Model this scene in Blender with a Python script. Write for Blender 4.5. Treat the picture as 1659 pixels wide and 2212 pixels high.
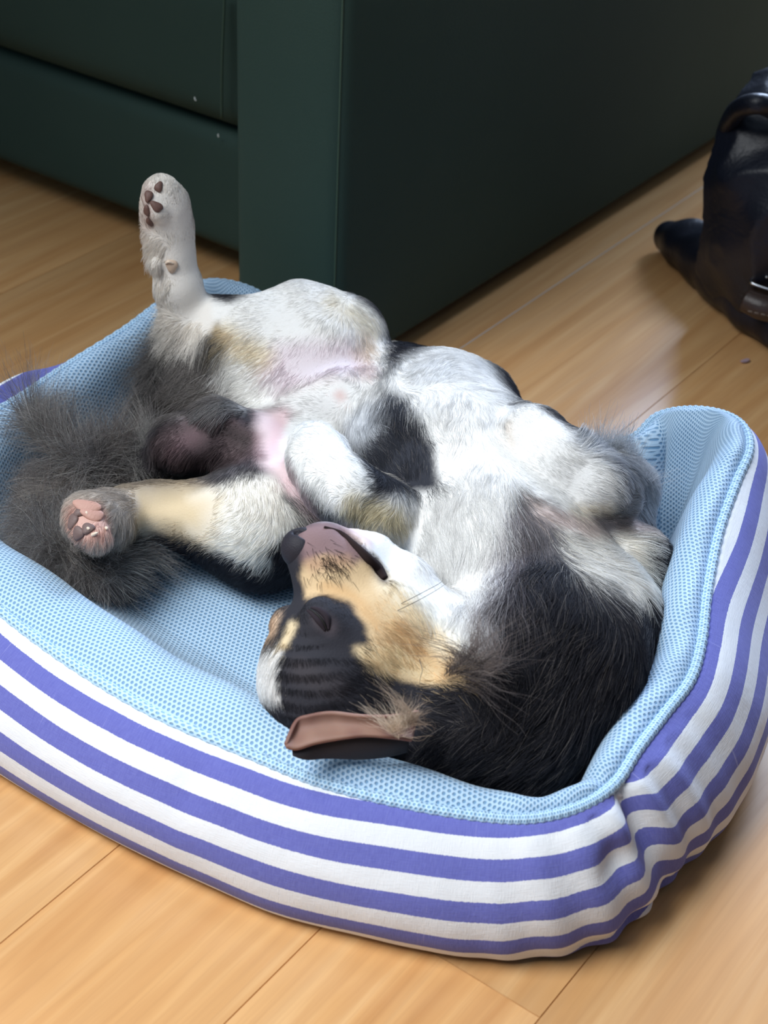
import bpy, bmesh, math, random
import numpy as np
from mathutils import Vector, Matrix
from mathutils.bvhtree import BVHTree
from mathutils.kdtree import KDTree

for o in list(bpy.data.objects): bpy.data.objects.remove(o)
SC = bpy.context.scene
COL = SC.collection
rng = np.random.default_rng(7)

# ------------------------------------------------------------------ camera
FPX, CAMH = 3500.0, 0.80
_p, _r, _y = np.radians([35.303, 3.062, -34.822])
_f = np.array([math.sin(_y)*math.cos(_p), math.cos(_y)*math.cos(_p), -math.sin(_p)])
_right = np.array([math.cos(_y), -math.sin(_y), 0.0]); _up = np.cross(_right, _f)
CR = _right*math.cos(_r)+_up*math.sin(_r); CU = -_right*math.sin(_r)+_up*math.cos(_r); CB = -_f
O = np.array([0, 0, CAMH])
cam = bpy.data.cameras.new('camera'); camo = bpy.data.objects.new('camera', cam); COL.objects.link(camo)
m = Matrix.Identity(4)
for i in range(3):
    m[i][0] = CR[i]; m[i][1] = CU[i]; m[i][2] = CB[i]; m[i][3] = O[i]
camo.matrix_world = m
cam.sensor_fit = 'AUTO'; cam.sensor_width = 36; cam.lens = FPX/2212*36; cam.clip_start = .02
cam.dof.use_dof = True; cam.dof.focus_distance = 1.16; cam.dof.aperture_fstop = 9
SC.camera = camo

# ------------------------------------------------------------------ light
w = bpy.data.worlds.new('world'); SC.world = w; w.use_nodes = True
bg = w.node_tree.nodes['Background']; bg.inputs[0].default_value = (.62, .80, 1, 1); bg.inputs[1].default_value = .27
def area(name, loc, tgt, sx, sy, power, colr):
    l = bpy.data.lights.new(name, 'AREA'); l.shape = 'RECTANGLE'; l.size = sx; l.size_y = sy; l.energy = power; l.color = colr
    o = bpy.data.objects.new(name, l); COL.objects.link(o); o.location = loc
    o.rotation_euler = (Vector(tgt)-Vector(loc)).to_track_quat('-Z', 'Y').to_euler()
    return o
key = area('window_light', (-.92, -.12, 1.5), (-.38, .38, 0), 1.0, .9, 9.0, (.95, .98, 1)); key.data.spread = math.radians(74)
area('far_window_light', (-1.35, 4.6, 2.0), (-.6, 1.0, 0), 1.9, 1.3, 270, (.60, .74, 1))
SC.view_settings.view_transform = 'Standard'; SC.view_settings.look = 'None'
SC.view_settings.exposure = 0.0; SC.view_settings.gamma = 1; SC.view_settings.use_curve_mapping = False

# ------------------------------------------------------------------ helpers
def ray(px, py): return -CB + CR*(px-829.5)/FPX - CU*(py-1106)/FPX
def W(px, py, z):
    d = ray(px, py); return O + d*(z-O[2])/d[2]
def WY(px, py, y):
    d = ray(px, py); return O + d*(y-O[1])/d[1]
def WX(px, py, x):
    d = ray(px, py); return O + d*(x-O[0])/d[0]
def srgb(r, g, b):
    return tuple((c/255/12.92 if c/255 <= .04045 else ((c/255+.055)/1.055)**2.4) for c in (r, g, b))
def tag(o, label=None, cat=None, group=None, kind=None):
    if label: o['label'] = label
    if cat: o['category'] = cat
    if group: o['group'] = group
    if kind: o['kind'] = kind
    return o
def empty(name, loc):
    o = bpy.data.objects.new(name, None); COL.objects.link(o); o.location = Vector(loc); o.empty_display_size = .02
    return o
def link(name, me, mat=None, parent=None, smooth=True):
    if mat is not None and not me.materials: me.materials.append(mat)
    if smooth:
        me.polygons.foreach_set('use_smooth', [True]*len(me.polygons))
    o = bpy.data.objects.new(name, me); COL.objects.link(o)
    if parent is not None:
        o.parent = parent
        pl = parent; off = Vector((0, 0, 0))
        while pl is not None: off += pl.location; pl = pl.parent
        o.location = -off if not parent.type == 'MESH' else Vector((0,0,0))
        if parent.type == 'MESH':
            o.location = -off
    return o
def mesh(name, V, Fc):
    me = bpy.data.meshes.new(name); me.from_pydata([tuple(map(float, v)) for v in V], [], Fc); me.update(); return me

class NT:
    """tiny node-graph helper"""
    def __init__(s, name):
        s.m = bpy.data.materials.new(name); s.m.use_nodes = True; s.t = s.m.node_tree; s.n = s.t.nodes
        s.b = s.n['Principled BSDF']
    def node(s, t, **k):
        q = s.n.new(t)
        for a, b in k.items(): setattr(q, a, b)
        return q
    def put(s, sock, v):
        if hasattr(v, 'is_output'): s.t.links.new(v, sock)
        elif v is not None:
            if isinstance(v, tuple) and len(v) == 3 and sock.type == 'RGBA': v = v+(1,)
            sock.default_value = v
    def math(s, op, a, b=None, c=None, clamp=False):
        q = s.node('ShaderNodeMath', operation=op); q.use_clamp = clamp
        for i, v in enumerate((a, b, c)):
            if v is not None: s.put(q.inputs[i], v)
        return q.outputs[0]
    def mix(s, f, a, b, mode='MIX'):
        q = s.node('ShaderNodeMix', data_type='RGBA', blend_type=mode)
        s.put(q.inputs['Factor'], f); s.put(q.inputs[6], a); s.put(q.inputs[7], b); return q.outputs[2]
    def coord(s, which='Object'): return s.node('ShaderNodeTexCoord').outputs[which]
    def mapping(s, v, scale=(1, 1, 1), rot=(0, 0, 0), loc=(0, 0, 0)):
        q = s.node('ShaderNodeMapping'); s.put(q.inputs[0], v); q.inputs['Scale'].default_value = scale
        q.inputs['Rotation'].default_value = rot; q.inputs['Location'].default_value = loc; return q.outputs[0]
    def noise(s, v, scale, detail=3, rough=.5, dist=0, col=False):
        q = s.node('ShaderNodeTexNoise'); s.put(q.inputs['Vector'], v); q.inputs['Scale'].default_value = scale
        q.inputs['Detail'].default_value = detail; q.inputs['Roughness'].default_value = rough; q.inputs['Distortion'].default_value = dist
        return q.outputs['Color' if col else 'Fac']
    def ramp(s, f, stops):
        q = s.node('ShaderNodeValToRGB'); s.put(q.inputs[0], f); e = q.color_ramp.elements
        while len(e) < len(stops): e.new(.5)
        for el, (p, c) in zip(e, stops): el.position = p; el.color = tuple(c)+(1,)
        return q.outputs[0]
    def sep(s, v):
        q = s.node('ShaderNodeSeparateXYZ'); s.put(q.inputs[0], v); return q.outputs
    def attr(s, name, out='Fac'):
        q = s.node('ShaderNodeAttribute', attribute_name=name); return q.outputs[out]
    def bump(s, h, strength, dist=.001):
        q = s.node('ShaderNodeBump'); s.put(q.inputs['Height'], h); q.inputs['Strength'].default_value = strength
        q.inputs['Distance'].default_value = dist; s.t.links.new(q.outputs[0], s.b.inputs['Normal'])
    def out(s, base=None, rough=None, **k):
        if base is not None: s.put(s.b.inputs['Base Color'], base)
        if rough is not None: s.put(s.b.inputs['Roughness'], rough)
        for a, v in k.items(): s.put(s.b.inputs[a.replace('_', ' ')], v)
        return s.m
def plain(name, col, rough=.6, **k):
    return NT(name).out(srgb(*col), rough, **k)

# ------------------------------------------------------------------ floor
def mat_floor():
    t = NT('wood_floor'); c = t.coord()
    rnd = t.attr('plank')
    off = t.node('ShaderNodeVectorMath', operation='MULTIPLY_ADD')
    t.put(off.inputs[0], t.attr('plank', 'Vector')); off.inputs[1].default_value = (3, 17, 5); t.put(off.inputs[2], c)
    v = off.outputs[0]
    g1 = t.noise(t.mapping(v, (26, 1.6, 1)), 1.0, 4, .55, 1.6)
    g2 = t.noise(t.mapping(v, (300, 7, 1)), 1.0, 3, .6, .5)
    g3 = t.noise(t.mapping(v, (9, .9, 1)), 1.0, 2, .5, 2.5)
    wv = t.node('ShaderNodeTexWave', wave_type='BANDS', bands_direction='X'); t.put(wv.inputs['Vector'], t.mapping(v, (1, .16, 1)))
    wv.inputs['Scale'].default_value = 14; wv.inputs['Distortion'].default_value = 9; wv.inputs['Detail'].default_value = 3; wv.inputs['Detail Scale'].default_value = 1.2
    col = t.ramp(g1, [(.25, srgb(182, 125, 72)), (.5, srgb(203, 151, 96)), (.75, srgb(219, 175, 124))])
    col = t.mix(t.math('MULTIPLY', wv.outputs['Fac'], .30), col, srgb(176, 122, 72))
    col = t.mix(t.math('MULTIPLY', t.ramp(g2, [(.45, (0, 0, 0)), (.75, (1, 1, 1))]), .28), col, srgb(160, 110, 66))
    col = t.mix(t.math('MULTIPLY', g3, .35), col, srgb(226, 190, 140))
    hs = t.node('ShaderNodeHueSaturation'); t.put(hs.inputs['Color'], col)
    t.put(hs.inputs['Value'], t.math('MULTIPLY_ADD', rnd, .22, .86)); hs.inputs['Saturation'].default_value = 1.0
    t.bump(g2, .08, .0006)
    return t.out(hs.outputs[0], t.math('MULTIPLY_ADD', g1, .10, .20), Specular_IOR_Level=.5)
def build_floor():
    xs = [-4.2,-3.9,-3.6,-3.3,-3.0,-2.7,-2.4,-2.1,-1.85, -1.62, -1.40, -1.18, -.96, -.755, -.553, -.407, -.263, -.117, .03, .18, .33, .48, .63,.9,1.2,1.5,1.8]
    V = []; Fc = []; pid = []
    r = random.Random(3)
    for i in range(len(xs)-1):
        a, b = xs[i], xs[i+1]
        if abs(a+.407) < .001: ys = [-2.5, -1.4, -.35, .569, 1.52, 2.5, 3.6, 5]
        else:
            ys = [-2.5]; y = -2.5 + r.uniform(.3, .9)
            if abs(a+.553) < .001: ys += [-1.2,-.2]; y = 2.2
            if abs(a+.263) < .001: ys += [-.9,.3]; y = 2.0
            if abs(a+.755) < .001: ys += [-.9]; y = 1.95
            if abs(a+.96) < .001: y = 1.9
            if abs(a+1.18) < .001: y = 2.1
            while y < 4.8: ys.append(y); y += r.uniform(.8, 1.1)
            ys.append(5)
        for y0, y1 in zip(ys[:-1], ys[1:]):
            g = .0005; d = .0012; n = len(V); rid = r.random()
            V += [(a, y0, -d), (b, y0, -d), (b, y1, -d), (a, y1, -d),
                  (a+g, y0+g, 0), (b-g, y0+g, 0), (b-g, y1-g, 0), (a+g, y1-g, 0)]
            for q in ((4, 5, 6, 7), (0, 1, 5, 4), (1, 2, 6, 5), (2, 3, 7, 6), (3, 0, 4, 7)):
                Fc.append(tuple(n+k for k in q)); pid.append(rid)
    n = len(V); V += [(-4.2, -2.5, -.02), (1.8, -2.5, -.02), (1.8, 5, -.02), (-4.2, 5, -.02)]; Fc.append((n+3, n+2, n+1, n)); pid.append(0)
    me = mesh('floor', V, Fc)
    at = me.attributes.new('plank', 'FLOAT', 'FACE'); at.data.foreach_set('value', pid)
    o = link('floor', me, mat_floor(), smooth=False); tag(o, kind='structure')
build_floor()
def box(name, lo, hi, mat):
    x0, y0, z0 = lo; x1, y1, z1 = hi; V = [(x, y, z) for z in (z0, z1) for y in (y0, y1) for x in (x0, x1)]
    return link(name, mesh(name, V, [(0, 2, 3, 1), (4, 5, 7, 6), (0, 1, 5, 4), (2, 6, 7, 3), (0, 4, 6, 2), (1, 3, 7, 5)]), mat, smooth=False)
t = NT('blocker_wall_paint'); wallm = t.out(t.mix(t.noise(t.coord(), 3, 3), srgb(84, 90, 98), srgb(94, 100, 108)), .9)
for nm, lo, hi in (('blocker_wall_right', (1.0, -2.5, 0), (1.1, 5, 2.5)), ('blocker_wall_back', (-4.2, 5, 0), (1.1, 5.1, 2.5))): tag(box(nm, lo, hi, wallm), kind='structure')  # unseen walls, added to block ambient light from the right and back
tag(box('joint_glint', (-.7556, .9, -.0008), (-.7546, 2.6, .0002), plain('painted_joint_glint', (196, 190, 182), .4)), kind='structure')  # thin pale strip standing in for the glint along a plank joint

# ------------------------------------------------------------------ sofa
def mat_leather(name, c1, c2, rough=.42):
    t = NT(name); c = t.coord()
    n = t.noise(c, 6, 3); vo = t.node('ShaderNodeTexVoronoi'); t.put(vo.inputs['Vector'], c); vo.inputs['Scale'].default_value = 420
    t.bump(t.math('ADD', t.math('MULTIPLY', vo.outputs['Distance'], .5), t.noise(c, 900, 2)), .25, .0006)
    return t.out(t.mix(n, srgb(*c1), srgb(*c2)), rough, Specular_IOR_Level=.18)
def puffy_box(name, x0, x1, y0, y1, z0, z1, bev, puff, mat, parent, sub=3, noise=0):
    bm = bmesh.new(); nx, ny, nz = [max(2, int(round((b-a)/.03))) for a, b in ((x0, x1), (y0, y1), (z0, z1))]
    bmesh.ops.create_cube(bm, size=1)
    bmesh.ops.scale(bm, vec=(x1-x0, y1-y0, z1-z0), verts=bm.verts); bmesh.ops.translate(bm, vec=((x0+x1)/2, (y0+y1)/2, (z0+z1)/2), verts=bm.verts)
    bmesh.ops.bevel(bm, geom=bm.edges[:], offset=bev, segments=5, profile=.5, affect='EDGES')
    bmesh.ops.subdivide_edges(bm, edges=[e for e in bm.edges if e.calc_length() > .03], cuts=6, use_grid_fill=True)
    for v in bm.verts:
        u = [(v.co[i]-a)/(b-a)*2-1 for i, (a, b) in enumerate(((x0, x1), (y0, y1), (z0, z1)))]
        for i in range(3):
            j, k = [q for q in range(3) if q != i]
            f = max(0, 1-u[j]**2)*max(0, 1-u[k]**2)
            v.co[i] += puff*f*(1 if u[i] > .9 else -1 if u[i] < -.9 else 0)
        if noise:
            v.co.y += noise*math.sin(v.co.x*37+1)*math.cos(v.co.z*29) 
    me = bpy.data.meshes.new(name); bm.to_mesh(me); bm.free()
    return link(name, me, mat, parent)
leather = mat_leather('green_leather', (47, 68, 62), (56, 76, 70), .72)
def build_sofa():
    s = empty('sofa', (-1.6, 1.5, 0))
    tag(s, 'dark green leather sofa standing on the wooden floor behind the pet bed', 'sofa')
    puffy_box('seat_base', -2.5, -.905, 1.162, 1.95, .030, .166, .018, .006, leather, s)
    puffy_box('seat_cushion', -2.5, -.985, 1.150, 1.72, .170, .33, .03, .012, leather, s, noise=.002)
    puffy_box('armrest', -.921, -.795, 1.050, 2.12, .012, .41, .016, .003, leather, s)
    puffy_box('backrest', -2.5, -.93, 1.68, 2.10, .16, .66, .05, .02, leather, s)
    # welt seams
    sm = mat_leather('green_leather_welt', (62, 84, 72), (70, 90, 78), .45)
    tube('welt', [(-.801, 1.0535, .02), (-.801, 1.0535, .2), (-.801, 1.0535, .40)], .0011, sm, s)
    tube('welt', [(-1.012, 1.1405, .19), (-1.008, 1.138, .25), (-1.006, 1.1405, .312)], .0012, sm, s)
    for x in (-2.3, -1.2):
        puffy_box('foot', x-.03, x+.03, 1.23, 1.29, 0, .03, .004, 0, plain('dark_wood_foot', (28, 20, 16)), s)
    return s
def catmull(P, n, closed=False):
    P = np.array(P, float); out = []
    m = len(P)
    rngi = range(m if closed else m-1)
    for i in rngi:
        if closed: a, b, c, d = P[(i-1) % m], P[i], P[(i+1) % m], P[(i+2) % m]
        else: a, b, c, d = P[max(i-1, 0)], P[i], P[i+1], P[min(i+2, m-1)]
        for k in range(n):
            t = k/n
            out.append(.5*((2*b)+(-a+c)*t+(2*a-5*b+4*c-d)*t*t+(-a+3*b-3*c+d)*t**3))
    if not closed: out.append(P[-1])
    return np.array(out)
def tube_mesh(name, P, R, seg=10, closed=False):
    P = np.array(P, float); n = len(P); R = np.broadcast_to(np.array(R, float), (n,))
    T = np.roll(P, -1, 0)-np.roll(P, 1, 0) if closed else np.gradient(P, axis=0)
    T /= np.linalg.norm(T, axis=1)[:, None]+1e-12
    up = np.array([0, 0, 1.]) if abs(T[0][2]) < .9 else np.array([1., 0, 0])
    N = []; v = np.cross(T[0], up); v /= np.linalg.norm(v)
    for i in range(n):
        v = v-T[i]*np.dot(v, T[i]); v /= np.linalg.norm(v); N.append(v)
    N = np.array(N); B = np.cross(T, N); V = []; Fc = []
    for i in range(n):
        for k in range(seg):
            a = 2*math.pi*k/seg; V.append(P[i]+R[i]*(N[i]*math.cos(a)+B[i]*math.sin(a)))
    for i in range(n if closed else n-1):
        j = (i+1) % n
        for k in range(seg):
            l = (k+1) % seg; Fc.append((i*seg+k, i*seg+l, j*seg+l, j*seg+k))
    if not closed:
        Fc.append(tuple(range(seg-1, -1, -1))); Fc.append(tuple((n-1)*seg+k for k in range(seg)))
    return mesh(name, V, Fc)
def tube(name, P, R, mat, parent, seg=8, n=8, closed=False):
    Q = catmull(P, n, closed)
    if hasattr(R, '__len__'): R = catmull(np.array(R, float)[:, None], n, closed)[:, 0]
    return link(name, tube_mesh(name, Q, R, seg, closed), mat, parent)
build_sofa()

# ------------------------------------------------------------------ implicit modelling (smooth unions -> mesh)
class Field:
    def __init__(s, lo, hi, h):
        s.lo = np.array(lo, float); s.h = h; s.n = np.ceil((np.array(hi)-lo)/h).astype(int)+1
        s.d = np.full(s.n, .05, np.float32)
    def sub(s, lo, hi):
        a = np.clip(np.floor((lo-s.lo)/s.h).astype(int), 0, s.n-1); b = np.clip(np.ceil((hi-s.lo)/s.h).astype(int)+1, 1, s.n)
        if (b <= a).any(): return None, None
        ax = [s.lo[i]+s.h*np.arange(a[i], b[i]) for i in range(3)]
        X = np.stack(np.meshgrid(*ax, indexing='ij'), -1).astype(np.float32)
        return tuple(slice(a[i], b[i]) for i in range(3)), X
    def comb(s, sl, q, k, neg=False):
        c = s.d[sl]
        if neg:
            q = -q; hh = np.maximum(k-np.abs(c-q), 0)/k; s.d[sl] = np.maximum(c, q)+hh*hh*k*.25
        else:
            hh = np.maximum(k-np.abs(c-q), 0)/k; s.d[sl] = np.minimum(c, q)-hh*hh*k*.25
    def cap(s, a, b, ra, rb, k=.012, neg=False):
        a = np.array(a, np.float32); b = np.array(b, np.float32); m = max(ra, rb)+k+.012
        sl, X = s.sub(np.minimum(a, b)-m, np.maximum(a, b)+m)
        if sl is None: return
        ab = b-a; t = np.clip(((X-a)@ab)/(ab@ab+1e-12), 0, 1)
        q = np.linalg.norm(X-a-t[..., None]*ab, axis=-1)-(ra+(rb-ra)*t)
        s.comb(sl, q, k, neg)
    def chain(s, L, k=.012, neg=False):
        for (a, ra), (b, rb) in zip(L[:-1], L[1:]): s.cap(a, b, ra, rb, k, neg)
    def ell(s, c, A, r, k=.012, neg=False):
        """A rows = axes, r = radii"""
        c = np.array(c, np.float32); A = np.array(A, np.float32); r = np.array(r, np.float32); m = r.max()+k+.012
        sl, X = s.sub(c-m, c+m)
        if sl is None: return
        Y = (X-c)@A.T; k0 = np.linalg.norm(Y/r, axis=-1); k1 = np.linalg.norm(Y/(r*r), axis=-1)+1e-9
        s.comb(sl, k0*(k0-1)/k1, k, neg)
    def mesh(s, name, smooth=4):
        d = s.d; neg = d < 0
        c = np.zeros(np.array(d.shape)-1, np.int8)
        for i in (0, 1):
            for j in (0, 1):
                for k in (0, 1):
                    c += neg[i:d.shape[0]-1+i, j:d.shape[1]-1+j, k:d.shape[2]-1+k]
        act = (c > 0) & (c < 8); idx = np.argwhere(act); ID = np.full(act.shape, -1, np.int64); ID[act] = np.arange(len(idx))
        acc = np.zeros((len(idx), 3)); cnt = np.zeros(len(idx))
        cor = [(i, j, k) for i in (0, 1) for j in (0, 1) for k in (0, 1)]
        for a in cor:
            for ax in range(3):
                if a[ax] == 0:
                    b = list(a); b[ax] = 1
                    pa = idx+a; pb = idx+b
                    da = d[tuple(pa.T)].astype(float); db = d[tuple(pb.T)].astype(float)
                    mk = (da < 0) != (db < 0); t = np.where(mk, da/(da-db+1e-20), 0)
                    acc[mk] += (pa+(pb-pa)*t[:, None])[mk]; cnt[mk] += 1
        V = acc/cnt[:, None]*s.h+s.lo; Fs = []
        for ax in range(3):
            o1, o2 = [(1, 2), (2, 0), (0, 1)][ax]
            sh = list(d.shape); sl0 = [slice(None)]*3; sl1 = [slice(None)]*3; sl0[ax] = slice(0, -1); sl1[ax] = slice(1, None)
            A = neg[tuple(sl0)]; B = neg[tuple(sl1)]; e = np.argwhere(A != B)
            ok = (e[:, o1] > 0) & (e[:, o2] > 0) & (e[:, o1] < sh[o1]-1) & (e[:, o2] < sh[o2]-1); e = e[ok]
            u = np.zeros(3, int); u[o1] = 1; v = np.zeros(3, int); v[o2] = 1
            q = np.stack([ID[tuple((e-u-v).T)], ID[tuple((e-v).T)], ID[tuple(e.T)], ID[tuple((e-u).T)]], 1)
            fl = A[tuple(e.T)]; q[~fl] = q[~fl][:, ::-1]; Fs.append(q)
        Fc = np.concatenate(Fs); Fc = Fc[(Fc >= 0).all(1)]
        E = np.concatenate([Fc[:, [0, 1]], Fc[:, [1, 2]], Fc[:, [2, 3]], Fc[:, [3, 0]]]); deg = np.bincount(E.ravel(), minlength=len(V))[:, None]
        for it in range(smooth):
            S = np.zeros_like(V)
            for ax in range(3):
                S[:, ax] = np.bincount(E[:, 0], V[E[:, 1], ax], len(V))+np.bincount(E[:, 1], V[E[:, 0], ax], len(V))
            V = V*.45+S/np.maximum(deg, 1)*.55
        me = bpy.data.meshes.new(name); me.vertices.add(len(V)); me.vertices.foreach_set('co', V.ravel())
        me.loops.add(Fc.size); me.loops.foreach_set('vertex_index', Fc.ravel().astype(np.int32))
        me.polygons.add(len(Fc)); me.polygons.foreach_set('loop_start', np.arange(0, Fc.size, 4, dtype=np.int32))
        me.update(calc_edges=True); me.validate()
        return me
def vnoise(P, scale, seed=0):
    """cheap smooth value noise on points, ~[-1,1]"""
    P = np.asarray(P, float)*scale+seed*13.7; out = np.zeros(len(P))
    for i, (a, b, c, ph) in enumerate(((1, .7, .3, 0), (-.6, 1.1, .5, 1.3), (.4, -.8, 1.2, 2.1), (1.9, 1.3, -1.1, .7), (-1.7, 2.2, .9, 4.2))):
        out += np.sin(P[:, 0]*a*2+P[:, 1]*b*2+P[:, 2]*c*2+ph+1.5*np.sin(P[:, (i+1) % 3]*1.7+ph))*(.5 if i > 2 else 1)
    return out/3

# ------------------------------------------------------------------ pet bed
# px, py, crest height, outer bulge, stripe offset, inner width
RIM = [(0, 1320, .090, .056, .011, .100), (150, 1432, .090, .050, .012, .100), (330, 1540, .090, .046, .010, .098), (560, 1640, .090, .043, .008, .090),
       (700, 1695, .088, .044, .005, .080), (870, 1738, .085, .045, .001, .066), (1040, 1766, .085, .044, -.001, .050), (1150, 1770, .088, .043, -.003, .036),
       (1250, 1746, .092, .041, -.004, .034), (1325, 1698, .096, .040, -.004, .038), (1378, 1620, .100, .044, .001, .045), (1435, 1545, .101, .048, .001, .050),
       (1490, 1472, .105, .052, .0, .052), (1514, 1390, .110, .056, .0, .052), (1527, 1280, .115, .060, .004, .052), (1553, 1150, .120, .056, .014, .052),
       (1590, 1045, .126, .050, .012, .050), (1618, 975, .131, .040, .008, .045), (1605, 925, .132, .034, .008, .045), (1560, 897, .131, .030, .008, .045),
       (1490, 888, .126, .028, .008, .045), (1420, 902, .116, .028, .008, .045), (1362, 950, .100, .028, .008, .045), (1260, 965, .078, .03, .008, .05),
       (1120, 950, .060, .03, .008, .05), (960, 905, .050, .03, .008, .05), (800, 830, .055, .03, .008, .05), (680, 745, .075, .028, .008, .045),
       (600, 670, .100, .022, .008, .04), (540, 628, .115, .020, .008, .04), (450, 612, .122, .020, .008, .04), (360, 650, .120, .022, .008, .042),
       (270, 715, .116, .026, .008, .045), (150, 790, .112, .03, .004, .05), (60, 850, .106, .034, .002, .055), (-60, 930, .100, .045, .004, .06),
       (-170, 1060, .096, .05, .006, .07), (-150, 1190, .092, .055, .008, .09)]
NS = 14
_rk = np.array([list(W(a, b, c)[:3])+[d, e, f] for a, b, c, d, e, f in RIM])
RC = catmull(_rk, NS, closed=True); NR = len(RC)
_T = np.roll(RC[:, :2], -6, 0)-np.roll(RC[:, :2], 6, 0); _T /= np.linalg.norm(_T, axis=1)[:, None]
OUTN = np.stack([_T[:, 1], -_T[:, 0]], 1)
# smooth the normals
for _ in range(20):
    OUTN = (np.roll(OUTN, 1, 0)+OUTN+np.roll(OUTN, -1, 0)); OUTN /= np.linalg.norm(OUTN, axis=1)[:, None]
ARC = np.concatenate([[0], np.cumsum(np.linalg.norm(np.diff(RC[:, :3], axis=0), axis=1))])
BEDC = np.array([-.60, .81])
def tpos(px_key): return px_key*NS
def bumpf(i, c, wdt):
    d = (i-c+NR/2) % NR-NR/2; return np.exp(-(d/wdt)**2)
II = np.arange(NR)
def mat_stripes():
    t = NT('striped_cotton'); uv = t.sep(t.coord('UV')); u, v = uv[0], uv[1]
    c = t.coord()
    wob = t.math('MULTIPLY', t.math('SUBTRACT', t.noise(t.mapping(t.coord('UV'), (9, 9, 1)), 1, 2), .5), .0035)
    thr = t.math('MULTIPLY', t.math('SUBTRACT', t.noise(t.mapping(t.coord('UV'), (900, 900, 1)), 1, 2), .5), .0012)
    ph = t.math('FRACT', t.math('DIVIDE', t.math('ADD', t.math('ADD', v, wob), thr), .0262))
    blue = t.math('LESS_THAN', ph, .51)
    wv = t.noise(t.mapping(t.coord('UV'), (1500, 160, 1)), 1, 2); wv2 = t.noise(t.mapping(t.coord('UV'), (160, 1500, 1)), 1, 2)
    bl = t.mix(wv, srgb(92, 96, 172), srgb(124, 130, 198)); bl = t.mix(t.math('MULTIPLY', wv2, .4), bl, srgb(80, 78, 160))
    slub = t.ramp(t.noise(t.mapping(t.coord('UV'), (420, 14, 1)), 1, 2), [(.70, (0, 0, 0)), (.76, (1, 1, 1))])
    bl = t.mix(t.math('MULTIPLY', slub, .35), bl, srgb(190, 190, 225))
    wh = t.mix(t.noise(c, 30, 3), srgb(232, 234, 238), srgb(218, 221, 226))
    lint = t.ramp(t.noise(c, 260, 2), [(.74, (0, 0, 0)), (.8, (1, 1, 1))]); wh = t.mix(t.math('MULTIPLY', lint, .2), wh, srgb(150, 150, 160))
    col = t.mix(blue, wh, bl)
    t.bump(t.math('ADD', t.math('ADD', wv, wv2), t.math('MULTIPLY', t.noise(c, 45, 3), 4)), .35, .0007)
    return t.out(col, .9, Specular_IOR_Level=.15, Sheen_Weight=.15)
def mat_meshfab(name, pitch=.0038, c_hi=(168, 197, 222), c_lo=(106, 148, 186)):
    t = NT(name); uv = t.coord('UV'); s3 = math.sqrt(3)
    def dots(off):
        m_ = t.mapping(uv, (1/pitch, 1/pitch/s3, 1), loc=(off, off, 0))
        s = t.sep(m_); fx = t.math('SUBTRACT', t.math('FRACT', s[0]), .5); fy = t.math('MULTIPLY', t.math('SUBTRACT', t.math('FRACT', s[1]), .5), s3)
        return t.math('SQRT', t.math('ADD', t.math('MULTIPLY', fx, fx), t.math('MULTIPLY', fy, fy)))
    d = t.math('MINIMUM', dots(0), dots(.5))
    h = t.math('MULTIPLY', t.math('SUBTRACT', d, .20), 1/.16, clamp=True)
    fine = t.noise(t.mapping(uv, (1400, 1400, 1)), 1, 2)
    hi = t.mix(fine, srgb(*c_hi), srgb(*[min(255, q+22) for q in c_hi]))
    col = t.mix(h, srgb(*c_lo), hi)
    t.bump(t.math('ADD', h, t.math('MULTIPLY', fine, .5)), .7, .0009)
    return t.out(col, .5, Specular_IOR_Level=.35, Sheen_Weight=.2)
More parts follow.
